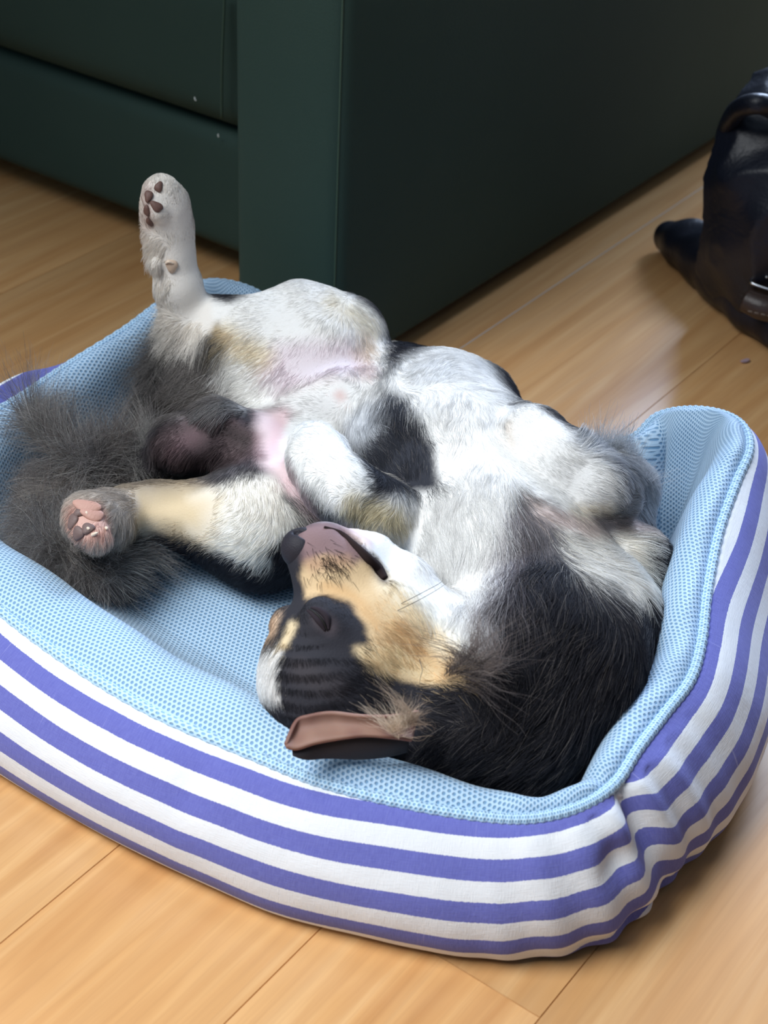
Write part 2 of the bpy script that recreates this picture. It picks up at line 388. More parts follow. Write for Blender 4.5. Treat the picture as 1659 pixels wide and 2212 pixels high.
def build_bed():
    b = empty('pet_bed', (BEDC[0], BEDC[1], 0))
    tag(b, 'oval pet bed with blue and white striped sides and light blue mesh lining', 'pet bed')
    C = RC[:, :3].copy(); Bg = RC[:, 3]; So = RC[:, 4]; Iw = RC[:, 5]
    fold = 9.05*NS  # pinched corner near the front right
    # outer cover -------------------------------------------------
    prof = [(-.02, -.001), (.10, 1.0), (.30, .955), (.52, .86), (.72, .73), (.88, .60), (.97, .47), (1.01, .35), (1.01, .23), (.96, .13), (.86, .05), (.5, .012), (0, .012)]
    prof = catmull(prof[1:], 5)
    prof = np.vstack([[(-.02, .97)], [(.02, 1.0)], prof])
    V = []; UV = []; m = len(prof)
    for j, (o, zf) in enumerate(prof):
        z = C[:, 2]*zf
        pin = bumpf(II, fold, 3.2)*math.exp(-((zf-.80)/.28)**2)*.010
        pin2 = bumpf(II, fold-9, 5)*math.exp(-((zf-.70)/.10)**2)*.006+bumpf(II, fold+1, 16)*math.exp(-((zf-.16)/.07)**2)*.007
        wr = .0022*np.sin(II*.55+zf*5)*bumpf(II, fold, 30)*(zf < .97)+.0012*np.sin(II*.17+zf*3)
        wr = wr+.0010*bumpf(II, 2.55*NS, 2)*math.exp(-((zf-.85)/.2)**2)*-2.5
        off = Bg*o-pin-pin2+wr*min(1, o*4)
        V.append(np.stack([C[:, 0]+OUTN[:, 0]*off, C[:, 1]+OUTN[:, 1]*off, z+.004*bumpf(II, fold-10, 7)*math.exp(-((zf-.85)/.12)**2)+.020*bumpf(II, 34.2*NS, 14)*math.exp(-((o-.4)/.25)**2)], 1))
    V = np.array(V)
    vv = np.concatenate([np.zeros((1, NR)), np.cumsum(np.linalg.norm(np.diff(V, axis=0), axis=2), 0)], 0)
    # stripes shear a little through the pinched corner
    jump = np.where(((II-fold) % NR) < NR/2, 0, 0)
    VV = vv-So[None, :]-.0035+ .010*bumpf(II, fold+2, 4)[None, :]*np.clip(vv/.03, 0, 1)
    VV = VV+.0262*4
    Fc = []; L = []
    for j in range(m-1):
        for i in range(NR):
            k = (i+1) % NR; Fc.append((j*NR+i, j*NR+k, (j+1)*NR+k, (j+1)*NR+i))
            ui, uk = ARC[i], (ARC[i+1] if i+1 < NR else ARC[-1]+.01)
            L += [(ui, VV[j, i]), (uk, VV[j, k]), (uk, VV[j+1, k]), (ui, VV[j+1, i])]
    me = mesh('outer_cover', V.reshape(-1, 3), [f[::-1] for f in Fc])
    L = [q for f in range(len(Fc)) for q in L[f*4:f*4+4][::-1]]
    ul = me.uv_layers.new(name='UVMap'); ul.data.foreach_set('uv', np.array(L, float).ravel())
    oc = link('outer_cover', me, mat_stripes(), b); oc['label'] = 'blue and white striped cotton side cover'
    # lining ------------------------------------------------------
    prof = catmull([(-.02, -.004, 0), (.06, .002, 0), (.18, .006, 0), (.36, .005, 0), (.56, -.006, 0), (.74, -.022, .25), (.88, -.02, .62), (1.0, -.008, .88), (1.15, 0, 1.0)], 5)
    V = []; UVp = []
    dist = np.zeros(NR); prev = None
    for j, (o, dz, f) in enumerate(prof):
        off = -Iw*o
        zt = C[:, 2]+dz*(C[:, 2]/.09); z = zt*(1-f)+.030*f
        front = bumpf(II, 3.6*NS, 42)
        hump = front*.004*math.exp(-((o-.4)/.3)**2)
        wr = .0012*np.sin(II*.33+o*6)*np.sin(o*3.1)+.0035*bumpf(II, fold-3, 2.5)*-math.exp(-((o-.4)/.4)**2)
        wr = wr-.006*bumpf(II, 16.2*NS, 5)*math.exp(-((o-.6)/.35)**2)-.005*bumpf(II, 32.3*NS, 3)*math.exp(-((o-.6)/.35)**2)
        P = np.stack([C[:, 0]+OUTN[:, 0]*off, C[:, 1]+OUTN[:, 1]*off, z+hump+wr], 1)
        if prev is not None: dist = dist+np.linalg.norm(P-prev, axis=1)
        V.append(P); UVp.append(dist); prev = P
    last = V[-1]; dtot = dist; UVp = [last[:, :2]+OUTN*(dtot-q)[:, None] for q in UVp]; lastuv = UVp[-1]
    nring = 16
    cc = np.array([BEDC[0], BEDC[1], .028]); cuv = lastuv.mean(0)
    for k in range(1, nring):
        f = k/nring; P = last*(1-f)+cc*f
        P[:, 2] = .030+.004*math.sin(f*3.1)+.0012*np.sin(P[:, 0]*60)*np.cos(P[:, 1]*50)
        V.append(P); UVp.append(P[:, :2].copy())
    V = np.array(V); UVp = np.array(UVp); m = len(V); Fc = []; L = []
    for j in range(m-1):
        for i in range(NR):
            k = (i+1) % NR; Fc.append((j*NR+i, j*NR+k, (j+1)*NR+k, (j+1)*NR+i))
            L += [UVp[j, i], UVp[j, k], UVp[j+1, k], UVp[j+1, i]]
    VL = list(V.reshape(-1, 3)); VL.append(cc); ci = len(VL)-1
    for i in range(NR):
        k = (i+1) % NR; Fc.append(((m-1)*NR+i, (m-1)*NR+k, ci)); L += [UVp[-1, i], UVp[-1, k], cuv]
    me = mesh('mesh_lining', VL, Fc)
    ul = me.uv_layers.new(name='UVMap'); ul.data.foreach_set('uv', np.array(L, float).ravel())
    li = link('mesh_lining', me, mat_meshfab('blue_air_mesh'), b); li['label'] = 'light blue perforated mesh lining'
    # piping ------------------------------------------------------
    P = C.copy(); P[:, 2] += .0006
    NP_ = NR*3; tt = np.linspace(0, NR, NP_, endpoint=False); P3 = np.stack([np.interp(tt, np.arange(NR+1), np.append(P[:, a], P[0, a])) for a in range(3)], 1)
    me = tube_mesh('piping', P3, .0040+.0003*np.sin(np.arange(NP_)*.9), 12, True)
    seg = 12; L = []
    for pgi, pg in enumerate(me.polygons):
        i = pgi//seg; k = pgi % seg; u0 = i*ARC[-1]/NP_; u1 = u0+ARC[-1]/NP_; v0 = k*.0021; v1 = v0+.0021
        L += [(u0, v0), (u0, v1), (u1, v1), (u1, v0)]
    ul = me.uv_layers.new(name='UVMap'); ul.data.foreach_set('uv', np.array(L, float).ravel())
    pp = link('piping', me, mat_meshfab('piping_mesh', .0030, (176, 208, 232), (120, 165, 205)), b); pp['label'] = 'pale blue mesh piping along the rim'
    # raw hem edge showing under the piping at the front right
    a0, a1 = int(4.6*NS), int(9.2*NS); idx = np.arange(a0, a1)
    up = C[idx].copy(); q = []
    for n_, i in enumerate(idx):
        o = OUTN[i]; amp = math.sin(math.pi*n_/len(idx))**.4
        wob = .0016*math.sin(n_*.8)+.001*math.sin(n_*.37+1)
        p0 = C[i]+np.array([o[0]*.003, o[1]*.003, -.004]); p1 = C[i]+np.array([o[0]*(.0066+wob*.5), o[1]*(.0066+wob*.5), -.005-.0028*amp+wob*.6]); q.append((p0, p1, p1+np.array([o[0]*-.0008, o[1]*-.0008, -.0008])))
    V = [x for t_ in q for x in t_]; Fc = []
    for n_ in range(len(q)-1):
        for k in (0, 1): Fc.append((n_*3+k, n_*3+k+1, n_*3+k+4, n_*3+k+3))
    hem = link('hem', mesh('hem', V, Fc), plain('white_cotton_edge', (222, 222, 228), .9), b)
    hem['label'] = 'wavy raw white fabric edge under the piping'
    # cloth tab poking out at the bottom of the pinched corner
    P0 = W(1180, 2030, .006); P1 = W(1245, 1985, .018); P2 = W(1318, 1968, .014); P3_ = W(1305, 2008, .004); Pm = W(1250, 2012, .004)
    V = [P0, P1, P2, P3_, Pm, P1+[0, 0, .002]]
    bm = bmesh.new(); vs = [bm.verts.new(v) for v in (P0, P1, P2, P3_, Pm)]
    bm.faces.new((vs[0], vs[1], vs[4])); bm.faces.new((vs[1], vs[2], vs[3], vs[4]))
    me = bpy.data.meshes.new('fabric_fold'); bm.to_mesh(me); bm.free()
    ff = link('fabric_fold', me, plain('white_cotton_fold', (214, 210, 214), .9), b)
    sm = ff.modifiers.new('sub', 'SUBSURF'); sm.levels = sm.render_levels = 3; so = ff.modifiers.new('th', 'SOLIDIFY'); so.thickness = .002
    return b
build_bed()

# ------------------------------------------------------------------ dog
def build_dog():
    root = empty('dog', W(800, 1000, 0)*np.array([1, 1, 0])+np.array([0, 0, .035]))
    tag(root, 'sleeping long-haired black, white and tan dog lying on its back in the pet bed', 'dog')
    # head frame
    def ib(r, u, b): v = CR*r+CU*u+CB*b; return v/np.linalg.norm(v)
    hf = ib(-.55, .8, .10); hu = ib(-.75, -.5, .40); hu = hu-hf*np.dot(hf, hu); hu /= np.linalg.norm(hu); hl = np.cross(hf, hu)
    HC = W(750, 1430, .112)
    def HP(px, py, l=0.0):
        d = ray(px, py); return O+d*(np.dot(HC+hl*l-O, hl)/np.dot(d, hl))
    F = Field([-.93, .50, .022], [-.255, 1.03, .300], .0017)
    w = lambda *a: [(W(x, y, z), r) for x, y, z, r in a]
    # torso ------------------------------------------------------
    F.chain(w((1150, 1400, .098, .056), (1090, 1210, .105, .062), (1010, 1040, .108, .066), (940, 940, .105, .058), (800, 890, .098, .050), (640, 900, .095, .047), (500, 905, .082, .044)), .03)
    F.chain(w((1230, 1330, .085, .05), (1140, 1150, .080, .048), (1060, 1010, .080, .050)), .03)
    F.chain(w((960, 850, .085, .034), (860, 850, .080, .036), (760, 840, .075, .036)), .03)
    F.chain(w((1040, 850, .118, .022), (960, 850, .128, .026)), .03)
    F.chain(w((845, 930, .118, .042), (888, 1005, .112, .038), (900, 1080, .105, .034)), .03)
    # dark neck / scruff resting on the cushion
    F.chain(w((1050, 1480, .100, .050), (1180, 1450, .092, .056), (1290, 1370, .085, .044)), .03)
    F.chain(w((1150, 1570, .085, .036), (1020, 1560, .080, .036), (900, 1540, .085, .032)), .03)
    F.chain(w((1310, 1200, .075, .040), (1350, 1290, .070, .036), (1280, 1420, .072, .032)), .02)
    # head --------------------------------------------------------
    H = np.array([hf, hu, hl])
    F.ell(HP(752, 1432, 0), H, [.053, .051, .047], .016)
    F.chain([(HP(700, 1480, 0), .040), (HP(740, 1530, 0), .032), (HP(860, 1520, 0), .036)], .02)
    F.chain([(HP(840, 1370, .008), .036), (HP(920, 1430, 0), .034), (HP(1010, 1470, -.01), .04)], .02)
    F.chain([(HP(738, 1315, .002), .0245), (HP(712, 1258, 0), .021), (HP(674, 1205, 0), .0165)], .010)
    F.chain([(HP(790, 1300, .006), .026), (HP(738, 1222, .004), .021), (HP(700, 1180, .002), .0135)], .016)
    F.ell(HP(704, 1345, .031), H, [.018, .0135, .0135], .009)       # near brow
    F.ell(HP(634, 1358, -.032), H, [.0165, .0155, .0145], .007)      # far brow
    F.chain([(HP(765, 1178, -.004), .0105), (HP(800, 1200, -.002), .014), (HP(860, 1262, 0), .020), (HP(935, 1370, .002), .029)], .008)  # lower jaw
    # mouth groove
    F.chain([(HP(742, 1150, .018), .0022), (HP(776, 1185, .020), .0026), (HP(806, 1222, .024), .003), (HP(830, 1245, .029), .0034)], .004, neg=True)
    F.cap(HP(672, 1322, .046), HP(704, 1360, .046), .0026, .0022, .004, neg=True)
    # abdomen details ---------------------------------------------
    F.chain(w((650, 870, .132, .016), (730, 852, .142, .0185)), .022)      # sheath
    F.chain(w((395, 955, .118, .0235), (470, 935, .120, .024), (530, 945, .118, .020)), .012)
    # raised hind leg
    F.chain(w((675, 850, .115, .045), (715, 755, .142, .036), (742, 722, .150, .026), (768, 716, .152, .017)), .02)
    F.chain(w((735, 716, .150, .028), (650, 704, .150, .034), (560, 722, .148, .028), (480, 705, .146, .022), (408, 690, .148, .0190)), .016)
    F.chain(w((620, 790, .130, .040), (540, 770, .130, .036), (470, 800, .112, .034), (430, 880, .090, .034)), .02)
    foot = w((402, 698, .146, .0185), (386, 620, .178, .0178), (372, 545, .206, .0165), (364, 490, .226, .0185), (356, 440, .246, .0178), (348, 412, .258, .0130))
    F.chain(foot, .010)
    fb = ib(-.75, 0, .65)
    for dx, dy, l in ((-18, -2, 0), (-22, 18, -.004), (2, -12, .004), (16, 4, 0)):
        F.cap(W(352+dx*.5, 440+dy, .247), W(346+dx, 412+dy, .256+.002*l), .0085, .0068, .004)
    F.cap(W(366, 572, .200)+fb*.013, W(368, 580, .197)+fb*.0155, .004, .0035, .006)
    # resting hind leg
    F.chain(w((590, 1010, .085, .045), (600, 1110, .088, .044), (555, 1135, .086, .040), (480, 1125, .084, .029), (400, 1115, .086, .0205), (330, 1100, .088, .0165), (285, 1108, .088, .0175)), .018)
    F.chain(w((640, 1120, .08, .036), (560, 1170, .066, .030), (460, 1150, .062, .022)), .02)
    F.chain(w((288, 1105, .086, .0175), (235, 1118, .098, .0185), (198, 1122, .112, .0200)), .010)
    for x, y in ((176, 1098), (172, 1122), (184, 1148), (208, 1160)):
        F.cap(W(200, 1125, .112), W(x, y, .1145), .011, .0100, .006)
    # front paw resting on the belly
    F.chain(w((870, 1130, .120, .024), (810, 1100, .138, .0235), (745, 1060, .152, .0235), (715, 1035, .156, .0225), (688, 995, .154, .0215), (676, 965, .149, .0185)), .007)
    for x, y in ((650, 985), (660, 962), (686, 952), (706, 962)):
        F.cap(W(680, 985, .153), W(x, y, .150), .013, .0115, .004)
    # folded front leg at the right
    F.chain(w((1120, 925, .162, .0195), (1150, 950, .168, .0250), (1212, 1003, .166, .0265), (1278, 1050, .156, .0250), (1314, 1066, .146, .0215)), .004)
    F.chain(w((1318, 1050, .126, .0225), (1345, 1060, .112, .0225), (1325, 1120, .102, .027)), .012)
    F.chain(w((1232, 1172, .106, .026), (1300, 1195, .100, .029), (1350, 1220, .096, .032)), .008)
    F.cap(W(1160, 985, .120), W(1260, 1090, .112), .018, .018, .008)
    # tail core
    F.chain(w((420, 960, .075, .026), (330, 1000, .070, .020), (240, 1030, .072, .016), (150, 1060, .070, .013), (110, 1130, .066, .012), (150, 1210, .060, .011), (230, 1240, .056, .008)), .012)
    # weight on the cushion
    body_me = F.mesh('body', 5)
    n = len(body_me.vertices); V = np.empty(n*3); body_me.vertices.foreach_get('co', V); V = V.reshape(-1, 3)
    nn = np.empty(n*3); body_me.vertices.foreach_get('normal', nn); nn = nn.reshape(-1, 3)
    q = V-HP(668, 1478, .03); dwn = -CU*1.0+CR*(-.12); ws = np.exp(-(np.linalg.norm(q, axis=1)/.026)**2)      # forehead folds
    V = V+nn*(ws*.0007*(.55+.45*vnoise(V, 55, 3))*np.sin((q@dwn)/.0092*6.283+1.6*np.sin((q@CR)/.016)+1.3*vnoise(V, 40, 8)))[:, None]
    body_me.vertices.foreach_set('co', V.ravel()); body_me.update()
    body_me.calc_loop_triangles(); nt = len(body_me.loop_triangles); T = np.empty(nt*3, np.int32); body_me.loop_triangles.foreach_get('vertices', T); T = T.reshape(-1, 3)
    bvh = BVHTree.FromPolygons([Vector(v) for v in V], T.tolist())
    def hit(px, py):
        h = bvh.ray_cast(Vector(O), Vector(ray(px, py)).normalized()); return None if h[0] is None else np.array(h[0])
    # -------- coat pattern and one painted crease shade: soft-edged patches, laid on the surface --------
    STEP = 8; gx = np.arange(-40, 1660, STEP, dtype=float); gy = np.arange(360, 1720, STEP, dtype=float)
    GX, GY = np.meshgrid(gx, gy); CAN = np.zeros(GX.shape+(3,)); CAN[:] = srgb(47, 47, 54)
    def segd(a, b):
        ax, ay = a; bx, by = b; dx, dy = bx-ax, by-ay; t_ = np.clip(((GX-ax)*dx+(GY-ay)*dy)/(dx*dx+dy*dy+1e-9), 0, 1)
        return np.hypot(GX-ax-t_*dx, GY-ay-t_*dy)
    def lay(alpha, c, op): 
        al = (alpha*op)[..., None]; CAN[:] = CAN*(1-al)+np.array(srgb(*c))*al
    def poly(c, pts, soft=14, op=1):
        d = np.full(GX.shape, 1e9); ins = np.zeros(GX.shape, bool)
        for (ax, ay), (bx, by) in zip(pts, pts[1:]+pts[:1]):
            d = np.minimum(d, segd((ax, ay), (bx, by)))
            cnd = ((ay > GY) != (by > GY)) & (GX < (bx-ax)*(GY-ay)/(by-ay+1e-9)+ax); ins ^= cnd
        lay(np.clip(.5+np.where(ins, d, -d)/soft, 0, 1), c, op)
    def stroke(c, pts, wd, soft=14, op=1):
        d = np.full(GX.shape, 1e9)
        for a, b in zip(pts[:-1], pts[1:]) if len(pts) > 1 else [(pts[0], pts[0])]: d = np.minimum(d, segd(a, b))
        lay(np.clip(.5+(wd-d)/soft, 0, 1), c, op)
    WH = (238, 237, 235)
    poly((120, 116, 116), [(-40, 780), (150, 800), (340, 940), (345, 1060), (340, 1320), (-40, 1320)], 30)
    poly(WH, [(815, 840), (870, 770), (950, 735), (1040, 765), (1092, 850), (1120, 960), (1115, 1080), (1090, 1200), (1060, 1290), (1025, 1385), (980, 1420), (930, 1330), (860, 1220), (790, 1150), (800, 1090), (880, 1090), (945, 1060), (935, 980), (905, 900)], 26)
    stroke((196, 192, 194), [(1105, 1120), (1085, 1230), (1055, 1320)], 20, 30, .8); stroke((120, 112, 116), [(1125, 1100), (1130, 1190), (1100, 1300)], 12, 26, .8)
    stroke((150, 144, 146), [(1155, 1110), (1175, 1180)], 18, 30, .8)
    poly(WH, [(1085, 885), (1150, 868), (1225, 925), (1295, 980), (1335, 1040), (1330, 1105), (1260, 1115), (1180, 1090), (1120, 1045), (1080, 970)], 12)
    stroke((232, 220, 198), [(1240, 1105), (1310, 1100)], 14, 20, .7); stroke((228, 214, 200), [(1098, 920), (1108, 960)], 12, 16, .5)
    poly((190, 192, 196), [(1235, 950), (1290, 870), (1380, 890), (1460, 1040), (1440, 1130), (1335, 1110), (1330, 1010)], 24)
    stroke((118, 122, 128), [(1325, 940), (1350, 1000), (1385, 1050)], 16, 26, .8)
    poly((208, 194, 188), [(1130, 1062), (1200, 1098), (1290, 1122), (1395, 1120), (1392, 1152), (1290, 1158), (1220, 1148), (1150, 1112)], 14)  # crease below the folded front leg, its shade painted into the coat colour
    poly((236, 232, 224), [(1195, 1140), (1290, 1152), (1395, 1146), (1405, 1270), (1385, 1288), (1310, 1272), (1245, 1235), (1210, 1190)], 20)
    poly(WH, [(590, 865), (680, 800), (780, 795), (845, 825), (830, 870), (800, 900), (740, 930), (640, 900)], 20)
    poly((204, 207, 212), [(745, 905), (800, 860), (850, 850), (830, 900), (785, 970), (745, 950)], 30)
    poly((52, 54, 62), [(820, 835), (880, 860), (920, 930), (942, 1010), (940, 1058), (900, 1066), (850, 1056), (800, 1030), (765, 985), (790, 955), (820, 925), (835, 880)], 22)
    stroke((60, 62, 70), [(800, 870), (850, 960)], 3, 8, .7); stroke((60, 62, 70), [(770, 930), (830, 1000)], 3, 8, .7); stroke((60, 62, 70), [(825, 850), (880, 950)], 3, 8, .7)
    poly(WH, [(825, 1068), (935, 1058), (955, 1100), (860, 1115)], 20)
    poly((234, 212, 214), [(560, 890), (620, 880), (645, 920), (622, 1000), (660, 1070), (700, 1130), (640, 1100), (590, 1030), (560, 1000), (540, 960)], 30)
    stroke((224, 184, 190), [(605, 915), (595, 965)], 14, 34, .7); stroke((222, 190, 184), [(733, 850), (737, 856)], 11, 16, .8); stroke((150, 136, 126), [(645, 895), (680, 925)], 8, 16, .7)
    poly((240, 238, 234), [(400, 640), (500, 655), (580, 610), (680, 595), (760, 635), (825, 690), (835, 800), (740, 830), (650, 850), (560, 885), (480, 862), (450, 800), (500, 740), (470, 700), (400, 710), (360, 700), (360, 620)], 16)
    poly((226, 214, 218), [(600, 740), (760, 730), (810, 800), (700, 820), (600, 850), (560, 800)], 40)
    stroke((228, 212, 180), [(490, 725), (570, 770)], 22, 40, .8); stroke((196, 172, 132), [(440, 700), (500, 735)], 8, 18, .8); stroke((196, 172, 148), [(795, 730), (790, 765)], 16, 30, .8); stroke((236, 228, 212), [(720, 650), (800, 700)], 20, 30, .8); stroke((214, 192, 186), [(770, 770), (790, 800)], 14, 26, .6)
    poly((128, 122, 118), [(345, 700), (420, 725), (480, 775), (465, 820), (520, 868), (470, 905), (400, 905), (300, 905), (280, 800), (300, 720)], 26)
    stroke((66, 58, 58), [(380, 860), (440, 885)], 16, 24, .8); stroke((84, 80, 80), [(370, 760), (390, 850)], 10, 20, .7); stroke((176, 176, 176), [(520, 880), (440, 890), (390, 920)], 10, 20, .8)
    poly((94, 80, 82), [(325, 945), (400, 895), (500, 890), (545, 930), (575, 990), (500, 1002), (420, 1012), (340, 995)], 22)
    stroke((122, 100, 104), [(385, 965), (420, 945)], 18, 24, .8); stroke((66, 58, 58), [(480, 925), (530, 955)], 18, 24, .8); stroke((150, 122, 126), [(558, 945), (565, 985)], 10, 24, .7)
    poly((92, 88, 90), [(330, 1015), (440, 1008), (540, 1008), (570, 1035), (480, 1045), (420, 1062), (330, 1062)], 20)
    poly((242, 238, 230), [(430, 1062), (520, 1030), (590, 1030), (640, 1090), (652, 1180), (622, 1228), (540, 1220), (460, 1188), (400, 1150), (400, 1072)], 18)
    poly((226, 204, 168), [(270, 1060), (330, 1064), (400, 1050), (470, 1085), (440, 1170), (400, 1160), (320, 1142), (270, 1130)], 80)
    poly((47, 47, 54), [(330, 1150), (420, 1172), (520, 1218), (625, 1236), (625, 1270), (330, 1270)], 14)
    stroke((40, 38, 44), [(612, 1070), (645, 1095), (685, 1135)], 7, 12)
    stroke((236, 230, 222), [(345, 395), (370, 540), (402, 690)], 60, 14); stroke((172, 146, 138), [(318, 410), (320, 490)], 9, 16, .8)
    stroke((246, 246, 244), [(672, 950), (700, 1000), (745, 1050)], 62, 14); stroke((212, 200, 166), [(765, 1092), (850, 1118)], 26, 30, .9); stroke((168, 168, 172), [(690, 1118), (770, 1135)], 10, 16, .7)
    poly((196, 186, 176), [(130, 1055), (285, 1055), (300, 1090), (270, 1170), (200, 1205), (130, 1185)], 20); poly((206, 168, 156), [(152, 1085), (215, 1085), (240, 1125), (228, 1168), (172, 1170), (150, 1130)], 16)
    # head
    poly((47, 47, 54), [(560, 1300), (605, 1255), (580, 1190), (640, 1130), (700, 1128), (860, 1206), (985, 1400), (1030, 1470), (900, 1570), (620, 1570), (550, 1480)], 8)
    poly((240, 238, 232), [(745, 1120), (790, 1135), (875, 1196), (965, 1310), (1015, 1415), (965, 1432), (905, 1335), (855, 1270), (812, 1205), (752, 1148)], 10)
    stroke((228, 200, 200), [(745, 1135), (800, 1172)], 9, 14, .8)
    poly((216, 188, 148), [(662, 1200), (740, 1170), (800, 1222), (850, 1268), (905, 1325), (960, 1380), (1000, 1440), (965, 1472), (920, 1484), (860, 1468), (800, 1442), (768, 1402), (800, 1388), (790, 1345), (758, 1303), (700, 1281), (662, 1292), (650, 1250)], 10)
    stroke((232, 216, 186), [(835, 1262), (910, 1350), (960, 1405)], 24, 30, .85); poly((230, 208, 168), [(770, 1402), (850, 1388), (930, 1440), (940, 1474), (860, 1462), (795, 1438)], 24); stroke((206, 166, 118), [(700, 1268), (760, 1288), (812, 1340)], 11, 20, .8); stroke((212, 176, 128), [(850, 1360), (940, 1430)], 14, 26, .7)
    poly((134, 110, 112), [(640, 1140), (700, 1128), (750, 1140), (795, 1205), (760, 1222), (700, 1200), (655, 1215)], 18); stroke((176, 142, 116), [(675, 1218), (745, 1216)], 14, 24, .9)
    stroke((54, 42, 42), [(800, 1210), (832, 1252)], 12, 12, .9)
    stroke((86, 78, 84), [(690, 1335), (715, 1355)], 16, 24, .8); stroke((60, 56, 60), [(650, 1450), (720, 1480)], 26, 30, .8)
    poly(WH, [(596, 1392), (610, 1400), (604, 1440), (602, 1515), (540, 1500), (540, 1420), (575, 1400)], 8)
    stroke((220, 200, 164), [(632, 1348), (614, 1396)], 8, 10); stroke((204, 176, 150), [(598, 1328), (588, 1368)], 9, 10)
    SP = []; SCc = []
    for j in range(len(gy)):
        for i in range(len(gx)):
            h = bvh.ray_cast(Vector(O), Vector(ray(gx[i], gy[j])).normalized())
            if h[0] is not None: SP.append(h[0]); SCc.append(CAN[j, i])
    SCc = np.array(SCc); kdc = KDTree(len(SP))
    for i, q in enumerate(SP): kdc.insert(q, i)
    kdc.balance()
    HPt = []; HCo = []
    for x, y, z in ((1150, 1400, .035), (1050, 1250, .035), (1000, 1100, .03), (930, 980, .03), (800, 920, .03), (640, 930, .03), (500, 920, .03), (1200, 1500, .035), (1280, 1250, .035), (1200, 1050, .05), (620, 880, .04), (1360, 1200, .05), (600, 1180, .03), (480, 1180, .03), (900, 1560, .04), (760, 1540, .05), (300, 1000, .03), (150, 1100, .03)):
        HPt.append(W(x, y, z)); HCo.append(srgb(47, 47, 54))
    for x, y, z in ((650, 640, .13), (740, 660, .12), (400, 640, .15), (360, 480, .22), (700, 1000, .12), (1200, 960, .13)): HPt.append(W(x, y, z)-CB*.02); HCo.append(srgb(232, 224, 208))
    HPt = np.array(HPt); HCo = np.array(HCo)
    def colour(X, jit=None):
        X = np.asarray(X, float); J = X if jit is None else X+jit
        J = J+np.stack([vnoise(X, 70, 1), vnoise(X, 70, 2), vnoise(X, 70, 3)], 1)*.0012
        out = np.zeros((len(X), 3)); fn = kdc.find_n
        for i in range(len(J)):
            r_ = fn(J[i], 3); w_ = [1/(q[2]*q[2]+4e-6) for q in r_]; s_ = w_[0]+w_[1]+w_[2]
            out[i] = (SCc[r_[0][1]]*w_[0]+SCc[r_[1][1]]*w_[1]+SCc[r_[2][1]]*w_[2])/s_
            if r_[0][2] > .010:
                f_ = min(1, (r_[0][2]-.010)/.014); k_ = ((HPt-X[i])**2).sum(1).argmin(); out[i] = out[i]*(1-f_)+HCo[k_]*f_
        return out
    cl = colour(V)
    at = body_me.attributes.new('coat', 'FLOAT_COLOR', 'POINT'); at.data.foreach_set('color', np.concatenate([cl, np.ones((n, 1))], 1).ravel())
    t = NT('dog_skin_and_undercoat'); cc_ = t.coord()
    t.bump(t.noise(t.mapping(cc_, (1, 1, 1)), 700, 3), .35, .0008)
    body = link('body', body_me, t.out(t.attr('coat', 'Color'), .8, Specular_IOR_Level=.2), root)
    # -------- hair directions --------
    fl = []
    def fd(x, y, dx, dy, ln, lift=.25): fl.append((x, y, dx, dy, ln, lift))
